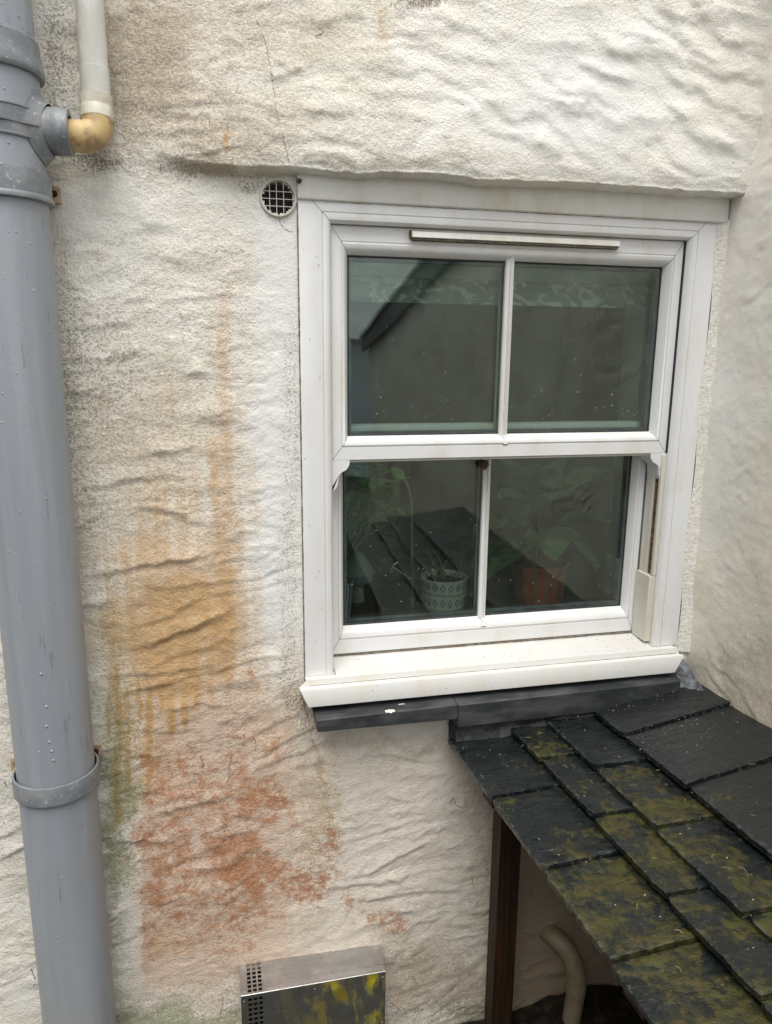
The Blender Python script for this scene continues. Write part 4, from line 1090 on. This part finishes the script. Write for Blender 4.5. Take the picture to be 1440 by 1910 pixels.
# saddle flare hugging the pipe
vs = []; n = 40
for q, (R, off) in enumerate(((.0292, .0), (.034, .0), (.0395, .0))):
    for j in range(n):
        a = 2 * math.pi * j / n; yy = cy + R * math.cos(a); zz = cz + R * math.sin(a) * 1.08
        dx = math.sqrt(max(.0575 ** 2 - (yy - PYC) ** 2, .00001))
        vs.append((PXC + dx + (.010, .0035, -.0005)[q], yy, zz))
b.add(vs, [(i * n + j, i * n + (j + 1) % n, (i + 1) * n + (j + 1) % n, (i + 1) * n + j) for i in range(2) for j in range(n)])
b.hexa([(-.372, -.1225, BZ - .003), (-.330, -.0935, BZ - .003), (-.330, -.088, BZ - .003), (-.372, -.112, BZ - .003), (-.372, -.1225, BZ), (-.330, -.0935, BZ), (-.330, -.088, BZ), (-.372, -.112, BZ)])
b.build('boss_socket', FIT, sp, smooth=35)
pl('clip_band', [(.0552, -.1060), (.0600, -.1060), (.0612, -.1045), (.0612, -.0780), (.0606, -.0762), (.0580, -.0758), (.0575, -.0790)], FIT)
for cx_, cz_, s in ((-.3400, -.0850, 1), (-.4570, -.0920, -1), (-.3350, .7535, 1)):
    b = MB(); b.box(cx_ - .0085, cx_ + .0085, -.0125, -.004, cz_ - .0115, cz_ + .0115)
    b.box(cx_ - .0085 if s > 0 else cx_ + .0045, cx_ - .0045 if s > 0 else cx_ + .0085, -.055, -.010, cz_ - .0105, cz_ + .0105)
    lug = b.build('bracket_lug', LUGM, sp, bevel=.001)
    b = MB(); b.tube([(cx_ + .001, -.0115, cz_ + .001), (cx_ + .001, -.0165, cz_ + .0005)], [.0050, .0040], 8); b.build('screw', RUST, lug)
b = MB()
rr = random.Random(8)
for i in range(430):
    a = math.radians(rr.uniform(-178, 0)); z = rr.triangular(-.1, 1.1, .95) if i % 4 else rr.uniform(-.45, 1.0)
    if abs(z - BZ) < .02 or .73 < z < .77 or .878 < z < .923: R = .060 if z < .77 or z > .87 else .0580
    else: R = .0562 if .77 <= z <= .88 else .0550
    r = rr.choice((.0005, .0007, .0009, .0010, .0015))
    c = (PXC + R * math.cos(a), PYC + R * math.sin(a), z); b.dome(c, (math.cos(a), math.sin(a), 0), r, r * .38, 7)
for z in (.05, .02, -.005, -.02, -.035, .10):
    a = math.radians(-82 + rr.uniform(-3, 3)); r = .0021
    b.dome((PXC + .055 * math.cos(a), PYC + .055 * math.sin(a), z), (math.cos(a), math.sin(a), 0), r, r * .6, 9)
dr = b.build('raindrops', DROP, sp); dr['kind'] = 'stuff'

# ------------------------------------------------------------------ white waste pipe with yellowed elbow
wp = thing('waste_pipe', 'thin white waste pipe with a yellowed elbow entering the grey soil pipe', 'pipe', (-.268, -.032, .82))
XA, YA = -.2685, -.032
b = MB(); b.tube([(XA, YA, 1.75), (XA, YA, .895)], .0177, 36, False); b.build('pipe', WASTE, wp, smooth=35)
b = MB(); b.tube([(XA, YA, .9085), (XA, YA, .908), (XA, YA, .875), (XA, YA - .0005, .8745)], [.0178, .0187, .0187, .0178], 36, False); b.build('coupling', WASTE, wp, smooth=30)
b = MB(); b.tube([(XA, YA - .001, .8762), (XA, YA - .001, .8755), (XA, YA - .001, .862), (XA, YA - .001, .8615), (XA, YA - .0012, .8608), (XA, YA - .0012, .8602), (XA, YA - .003, .845), (XA, YA - .004, .8435), (XA, YA - .004, .843)],
               [.0185, .0208, .0210, .0205, .0205, .0212, .0214, .0212, .0196], 40, False); b.build('elbow_collar', mat_simple('cream_collar', (.60, .575, .48), (.50, .45, .34), 40, .45), wp, smooth=30)
P = []; Rr = []
c0 = Vector((XA, YA - .004, .845))
for i in range(16):
    t = i / 15 * math.pi / 2
    P.append((XA - .0215 * (1 - math.cos(t)), YA - .004 - .012 * (1 - math.cos(t)), .841 - .0205 * math.sin(t))); Rr.append(.0200)
P += [(XA - .030, YA - .0185, .8205), (-.310, -.058, .8205)]; Rr += [.0193, .0188]
b = MB(); b.tube([(XA, YA - .004, .848)] + P, [.0200] + Rr, 40, False); b.build('elbow', TAN, wp, smooth=60)

# cream drain pipe coming out of the wall under the lean-to
dp = thing('drain_pipe', 'cream bent drain pipe coming out of the wall under the lean-to', 'pipe', (.505, -.08, -.77))
b = MB()
pts = [Vector(at(x, y, d)) for x, y, d in ((1018, 1738, .004), (1037, 1750, -.022), (1059, 1774, -.045), (1072, 1805, -.058), (1075, 1840, -.062), (1070, 1875, -.062), (1065, 1910, -.062), (1059, 1960, -.062))]
Q = []
for i in range(len(pts) - 1):
    p0, p1, p2, p3 = pts[max(i - 1, 0)], pts[i], pts[i + 1], pts[min(i + 2, len(pts) - 1)]
    for t in (0, .25, .5, .75):
        Q.append(.5 * ((2 * p1) + (p2 - p0) * t + (2 * p0 - 5 * p1 + 4 * p2 - p3) * t * t + (3 * p1 - p0 - 3 * p2 + p3) * t ** 3))
Q.append(pts[-1]); b.tube(Q, .0178, 28); b.build('pipe', CREAM, dp, smooth=60)
b = MB(); b.tube(Q[12:19], [.0182, .0190, .0190, .0190, .0190, .0190, .0182], 28, False); b.build('coupling', CREAM, dp, smooth=40)

# ------------------------------------------------------------------ steel vent cowl at the foot of the wall
vc = thing('vent_cowl', 'square stainless steel vent cowl with punched holes and a painted yellow reflection low on the wall', 'vent', (0, -.03, -.72))
BL, BR_, FL, FRt = (Vector(p) for p in ((-.1275, .0, -.5430), (.1350, -.0, -.5490), (-.1265, -.066, -.5460), (.1300, -.069, -.5445)))
def plate(b, q00, q10, q01, q11, cols, rows, hw, hh, th):
    """bilinear plate q00..q11 with punched rectangular holes"""
    us = [0]; vs_ = [0]
    for u in cols: us += [u - hw, u + hw]
    for v in rows: vs_ += [v - hh, v + hh]
    us.append(1); vs_.append(1)
    g = lambda u, v: (q00 * (1 - u) + q10 * u) * (1 - v) + (q01 * (1 - u) + q11 * u) * v
    nrm = (q10 - q00).cross(q01 - q00).normalized() * th
    V = [g(u, v) for v in vs_ for u in us]; n = len(us); k = len(V)
    Fs = []; solid = lambda i, j: 0 <= i < n - 1 and 0 <= j < len(vs_) - 1 and not (i % 2 == 1 and j % 2 == 1 and i < 2 * len(cols) and j < 2 * len(rows))
    for j in range(len(vs_) - 1):
        for i in range(n - 1):
            if not solid(i, j): continue
            a, c, d, e = j * n + i, j * n + i + 1, (j + 1) * n + i + 1, (j + 1) * n + i
            Fs += [(a, c, d, e), (e + k, d + k, c + k, a + k)]
            for (p, q, ii, jj) in ((a, c, i, j - 1), (c, d, i + 1, j), (d, e, i, j + 1), (e, a, i - 1, j)):
                if not solid(ii, jj): Fs.append((q, p, p + k, q + k))
    b.add(V + [p + nrm for p in V], Fs)
rows = [.085 + .133 * i for i in range(7)]
b = MB(); plate(b, BL, BR_, FL, FRt, [.060, .096, .132], rows, .0125, .046, .0012); b.build('top_plate', STEEL, vc, smooth=0)
dn = Vector((0, 0, -.19))
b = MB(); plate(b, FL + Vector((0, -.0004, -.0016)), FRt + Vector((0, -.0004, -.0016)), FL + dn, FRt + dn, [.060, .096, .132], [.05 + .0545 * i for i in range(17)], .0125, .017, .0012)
b.build('front_plate', STEELR, vc, smooth=0)
b = MB(); b.hexa([tuple(p) for p in (FL + dn, FL + dn + Vector((.0012, 0, 0)), BL + dn + Vector((.0012, 0, 0)), BL + dn, FL + Vector((0, 0, -.001)), FL + Vector((.0012, 0, -.001)), BL + Vector((.0012, 0, -.001)), BL + Vector((0, 0, -.001)))])
b.build('flank_plate', STEEL, vc, smooth=0); b = MB()
b.hexa([tuple(p) for p in (FRt + dn - Vector((.0012, 0, 0)), FRt + dn, BR_ + dn, BR_ + dn - Vector((.0012, 0, 0)), FRt - Vector((.0012, 0, .001)), FRt - Vector((0, 0, .001)), BR_ - Vector((0, 0, .001)), BR_ - Vector((.0012, 0, .001)))])
b.build('flank_plate', STEEL, vc, smooth=0)
b = MB(); b.tube([FL + Vector((0, -.0003, -.0002)), FRt + Vector((0, -.0003, -.0002))], .0011, 8); b.build('folded_edge', mat_simple('bright_edge', (.62, .62, .60), (.50, .49, .47), 40, .25, .5, .9, bump=0), vc)
b = MB(); b.hexa([(-.1245, -.058, -.73), (.127, -.060, -.73), (.127, -.006, -.73), (-.1245, -.006, -.73), (-.1245, -.058, -.556), (.127, -.060, -.556), (.127, -.006, -.558), (-.1245, -.006, -.556)]); b.build('inner_box', DARK, vc, smooth=0)
b = MB()
for u, v in ((.02, .10), (.025, .88), (.965, .12), (.975, .80), (.985, .92)):
    p = (BL * (1 - u) + BR_ * u) * (1 - v) + (FL * (1 - u) + FRt * u) * v; b = MB(); b.dome(p, (0, 0, 1), .0016, .0009, 8); b.build('rivet', STEEL, vc)
for u, z in ((.02, -.012), (.98, -.012), (.02, -.10), (.98, -.11), (.5, -.012)):
    p = FL * (1 - u) + FRt * u + Vector((0, -.0004, z)); b = MB(); b.dome(p, (0, -1, 0), .0016, .0009, 8); b.build('rivet', STEEL, vc)

# ------------------------------------------------------------------ ground
def gz(x, y): return -.77 + .03 * math.exp(-((x - .56) ** 2 + (y + .03) ** 2) / .012) + .006 * mnoise.noise((x * 20, y * 20, 0))
b = MB(); xs = np.concatenate([[-30, -12, -5, -2.2], np.arange(-1.7, .9, .035), [1.5, 4, 12, 30]]); ys = np.concatenate([[-40, -15, -6, -2.5], np.arange(-1.6, .03, .035), [.03]])
vs = [(x, y, gz(x, y) if -1.8 < x < 1 and y > -1.7 else -.77) for y in ys for x in xs]; n = len(xs)
b.add(vs, [(j * n + i, j * n + i + 1, (j + 1) * n + i + 1, (j + 1) * n + i) for j in range(len(ys) - 1) for i in range(n - 1)])
o = b.build('ground', PAVE, loc=(0, 0, 0), smooth=60, recalc=False); o['kind'] = 'structure'
b = MB(); n = 30; vs = []
for j in range(n):
    for i in range(n):
        x = .20 + .56 * i / (n - 1); y = -.006 - 1.2 * j / (n - 1)
        vs.append((x, y, gz(x, y) + .006 + .012 * max(0, mnoise.noise((x * 30, y * 30, 4)))))
b.add(vs, [(j * n + i, j * n + i + 1, (j + 1) * n + i + 1, (j + 1) * n + i) for j in range(n - 1) for i in range(n - 1)])
o = b.build('soil', SOIL, loc=(0, 0, 0), recalc=False); o['kind'] = 'structure'

# ------------------------------------------------------------------ the yard's far side (outhouse seen in the panes, wall added against low light)
fh = thing('outhouse', 'low pale blue outhouse with a slate roof across the yard', 'building', (-1, -6.5, -.77))
b = MB(); b.box(-5, 3.2, -8.3, -6.5, -.77, .74); b.build('wall', mat_simple('pale_blue_paint', (.70, .76, .82), (.80, .84, .88), 6, .7), fh)
b = MB()
for i in range(14):
    y0 = -6.32 - i * .16; z0 = .70 + i * .105
    b.hexa([(-5.1, y0, z0), (3.3, y0, z0), (3.3, y0 - .24, z0 + .155), (-5.1, y0 - .24, z0 + .155), (-5.1, y0, z0 + .016), (3.3, y0, z0 + .016), (3.3, y0 - .24, z0 + .171), (-5.1, y0 - .24, z0 + .171)])
b.build('roof', mat_simple('pale_slate', (.40, .43, .42), (.52, .55, .54), 3, .5), fh)

b = MB(); rr = random.Random(2)
b.box(-2.3, -2.0, -6.0, .03, -.78, 1.7); b.box(-2.34, -1.96, -6.0, .03, 1.702, 1.77)  # wall outside the view, added to cut low sky light
o = b.build('shade_wall', mat_simple('dark_stone', (.07, .065, .055), (.15, .14, .12), 9, .85, .2, bump=.004), loc=(-2.15, -3, -.77), bevel=.01)
tag(o, 'unseen dark stone wall with flat coping added at far left to block low light', 'wall')

# ------------------------------------------------------------------ the room behind the glass
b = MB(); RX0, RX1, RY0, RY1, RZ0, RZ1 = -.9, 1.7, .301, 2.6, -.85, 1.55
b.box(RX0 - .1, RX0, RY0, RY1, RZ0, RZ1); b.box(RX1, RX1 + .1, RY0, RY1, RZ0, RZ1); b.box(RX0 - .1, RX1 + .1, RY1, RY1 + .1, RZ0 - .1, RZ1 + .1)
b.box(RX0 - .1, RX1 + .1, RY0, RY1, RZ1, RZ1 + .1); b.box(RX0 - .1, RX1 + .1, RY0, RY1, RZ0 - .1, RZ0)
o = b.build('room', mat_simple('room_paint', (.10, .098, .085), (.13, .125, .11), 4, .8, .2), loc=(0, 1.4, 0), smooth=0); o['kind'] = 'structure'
LZ = .020
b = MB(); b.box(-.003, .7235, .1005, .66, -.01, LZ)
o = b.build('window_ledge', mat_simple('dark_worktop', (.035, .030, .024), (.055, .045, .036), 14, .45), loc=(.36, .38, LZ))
tag(o, 'dark ledge inside the window carrying the plant pots', 'ledge')
# blind
bl = thing('window_blind', 'pale green roller blind with a lacy hem pulled down behind the upper sash', 'blind', (.36, .125, .75))
b = MB(); n = 60; vs = []
zb = float(at(900, 522, .12)[2]); zh = float(at(900, 568, .12)[2])
for j, z in enumerate((.80, zb)):
    for i in range(n): vs.append((.03 + .66 * i / (n - 1), .120 + .002 * math.sin(i * .7), z))
b.add(vs + [(x, y + .0015, z) for x, y, z in vs], [(i, i + 1, n + i + 1, n + i) for i in range(n - 1)] + [(2 * n + i, 3 * n + i, 3 * n + i + 1, 2 * n + i + 1) for i in range(n - 1)])
b.build('fabric', mat_blind(), bl)
b = MB(); b.box(.03, .69, .1195, .1225, zh, zb - .0005); b.build('lace_hem', mat_lace(), bl)
# tap
tp = thing('kitchen_tap', 'slender swan neck tap standing behind the window left of the patterned pot', 'tap', (.284, .335, LZ))
def ip(px, py, y): return Vector(at(px, py, y))
BRS = mat_simple('aged_chrome', (.62, .58, .50), (.42, .38, .31), 50, .25, .5, .9, bump=0)
ty = .300
P = [ip(770, 1112, ty), ip(769, 1040, ty), ip(768, 980, ty), ip(767, 940, ty), ip(764, 915, ty), ip(758, 900, ty), ip(750, 890, ty), ip(740, 884, ty + .01), ip(728, 884, ty + .03), ip(716, 895, ty + .05), ip(712, 905, ty + .055)]
b = MB(); b.tube(P, [.0062, .0045] + [.0040] * 9, 14); b.tube([P[0] - Vector((0, 0, .03)), P[0]], [.0115, .0075], 16); b.build('spout', BRS, tp, smooth=60)
b = MB(); b.tube([ip(769, 1082, ty), ip(748, 1068, ty), ip(732, 1058, ty)], [.0045, .0035, .003], 10); b.tube([ip(729, 1068, ty), ip(733, 1055, ty), ip(742, 1048, ty)], .0028, 8); b.build('handle', BRS, tp)
# pots
def potted(name, label, c, prof, mat, rim=None):
    t = thing(name, label, 'potted plant', c)
    me = MB(); me.lathe(c[0], c[1], prof, 48)
    p = me.build('pot', mat, t, smooth=40)
    b = MB(); r = prof[-1][0]; b.lathe(c[0], c[1], [(0.0005, prof[-1][1] + .001), (r, prof[-1][1])], 32); b.build('soil', SOIL, t)
    return t
def pot_prof(r0, r1, h, z=LZ): return [(0.001, z + .001), (r0, z), (r0 + (r1 - r0) * .5, z + h * .5), (r1, z + h), (r1 - .003, z + h + .001), (r1 - .005, z + h - .012)]
c = (.327, .266, LZ)
t1 = potted('potted_plant', 'small twiggy plant in a white pot with black diamond pattern behind the lower left pane', c, pot_prof(.044, .050, .066), mat_patterned())
b = MB(); rr = random.Random(4)
for i in range(9):
    a = rr.uniform(0, 6.28); q = Vector((c[0] + .02 * math.cos(a), c[1] + .02 * math.sin(a), LZ + .055)); P = [q]
    for k in range(6): P.append(P[-1] + Vector((math.cos(a + k * .5) * .006, math.sin(a + k * .5) * .006, .010 + rr.uniform(-.004, .003))))
    b.tube(P, [.0022, .002, .002, .0018, .0016, .0013, .0008], 7)
b.build('stems', mat_leaf('grey_green_stem', (.10, .12, .08), (.20, .22, .15)), t1)
def leaf(b, base, tip, width, droop=.3, n=14, m=9, wave=.06):
    base = Vector(base); tip = Vector(tip); ax = tip - base; L = ax.length; ax.normalize()
    sd = ax.cross(Vector((0, 0, 1))); sd = sd.normalized() if sd.length > .05 else Vector((1, 0, 0)); nr = sd.cross(ax).normalized(); vs = []
    ph = random.uniform(0, 6)
    for i in range(n):
        u = i / (n - 1); wdt = width * math.sin(math.pi * min(1, u * .97 + .03)) ** .75
        for j in range(m):
            v = 2 * j / (m - 1) - 1
            p = base + ax * (L * u) + sd * (wdt * v) + nr * (L * droop * u * (1 - u) * 1.2 + abs(v) * wdt * .35 + wave * width * math.sin(9 * u + ph + 3 * v))
            vs.append(p)
    b.add(vs, [(i * m + j, i * m + j + 1, (i + 1) * m + j + 1, (i + 1) * m + j) for i in range(n - 1) for j in range(m - 1)])
c = (.545, .270, LZ)
t2 = potted('potted_plant', 'broad leaved plant in an orange ribbed pot behind the lower right pane', c, pot_prof(.052, .064, .085), mat_stripes('orange_pot_glaze', (.52, .10, .030), (.36, .13, .060), 14))
b = MB()
top = Vector((c[0], c[1], LZ + .08))
yl = .19
for (bx, by, by_), (tx, ty_, tyy), wd in (((1010, 1010, .25), (905, 1085, .17), .036), ((1000, 990, .24), (1035, 1045, .16), .050), ((1020, 985, .24), (1115, 1070, .17), .042), ((1010, 960, .24), (930, 930, .18), .052), ((1010, 960, .24), (1090, 915, .18), .055),
                                          ((1000, 960, .25), (1000, 865, .20), .055), ((1020, 960, .25), (1060, 850, .25), .05), ((980, 985, .25), (884, 1000, .20), .045), ((980, 960, .25), (935, 855, .24), .05), ((960, 1010, .24), (880, 1060, .19), .026), ((1040, 980, .26), (1160, 990, .24), .045), ((1030, 940, .25), (1150, 880, .25), .045)):
    leaf(b, ip(bx, by, by_), ip(tx, ty_, tyy), wd)
for (tx, ty_, tyy) in ((1010, 1000, .25), (990, 980, .25), (1030, 980, .25), (1005, 955, .25)):
    b.tube([top - Vector((0, 0, .02)), top.lerp(ip(tx, ty_, tyy), .5) + Vector((0, 0, .006)), ip(tx, ty_, tyy)], .003, 7)
b.build('leaves', mat_leaf('dark_leaf', (.075, .150, .060), (.16, .25, .09)), t2)
c = (.085, .215, LZ)
t3 = potted('potted_plant', 'bushy green plant in a blue and white striped vase left of the tap', c, pot_prof(.030, .037, .085), mat_stripes('blue_stripe_glaze', (.60, .64, .70), (.10, .14, .24), 22))
b = MB(); rr = random.Random(9)
for i in range(84):
    px = rr.uniform(635, 705) if i % 3 else rr.uniform(640, 735); py = rr.uniform(865, 985); yy = rr.uniform(.14, .30)
    p = ip(px, py, yy); dv = Vector((rr.uniform(-.05, .05), rr.uniform(-.03, .03), rr.uniform(-.045, .02))); leaf(b, p, p + dv, rr.uniform(.008, .016), .3, 7, 5)
    if i % 6 == 0: b.tube([(c[0], c[1], LZ + .08), ((p[0] + c[0]) / 2, (p[1] + c[1]) / 2, p[2] - .02), tuple(p)], .0015, 5)
b.build('leaves', mat_leaf('fresh_leaf', (.09, .22, .045), (.20, .36, .08)), t3)
# pale bowl between the plant and the tap
p = ip(668, 1092, .33)
b = MB(); b.lathe(p[0], p[1], [(.012, p[2]), (.030, p[2] + .012), (.036, p[2] + .030), (.022, p[2] + .055), (.010, p[2] + .072), (.006, p[2] + .074)], 32, close=True)
b.lathe(p[0], p[1], [(.014, LZ), (.012, p[2])], 20)
o = b.build('ceramic_jug', mat_simple('pale_glaze', (.42, .47, .47), (.52, .56, .55), 40, .5), loc=(p[0], p[1], LZ)); tag(o, 'pale pear shaped jug standing behind the window left of the tap', 'jug')
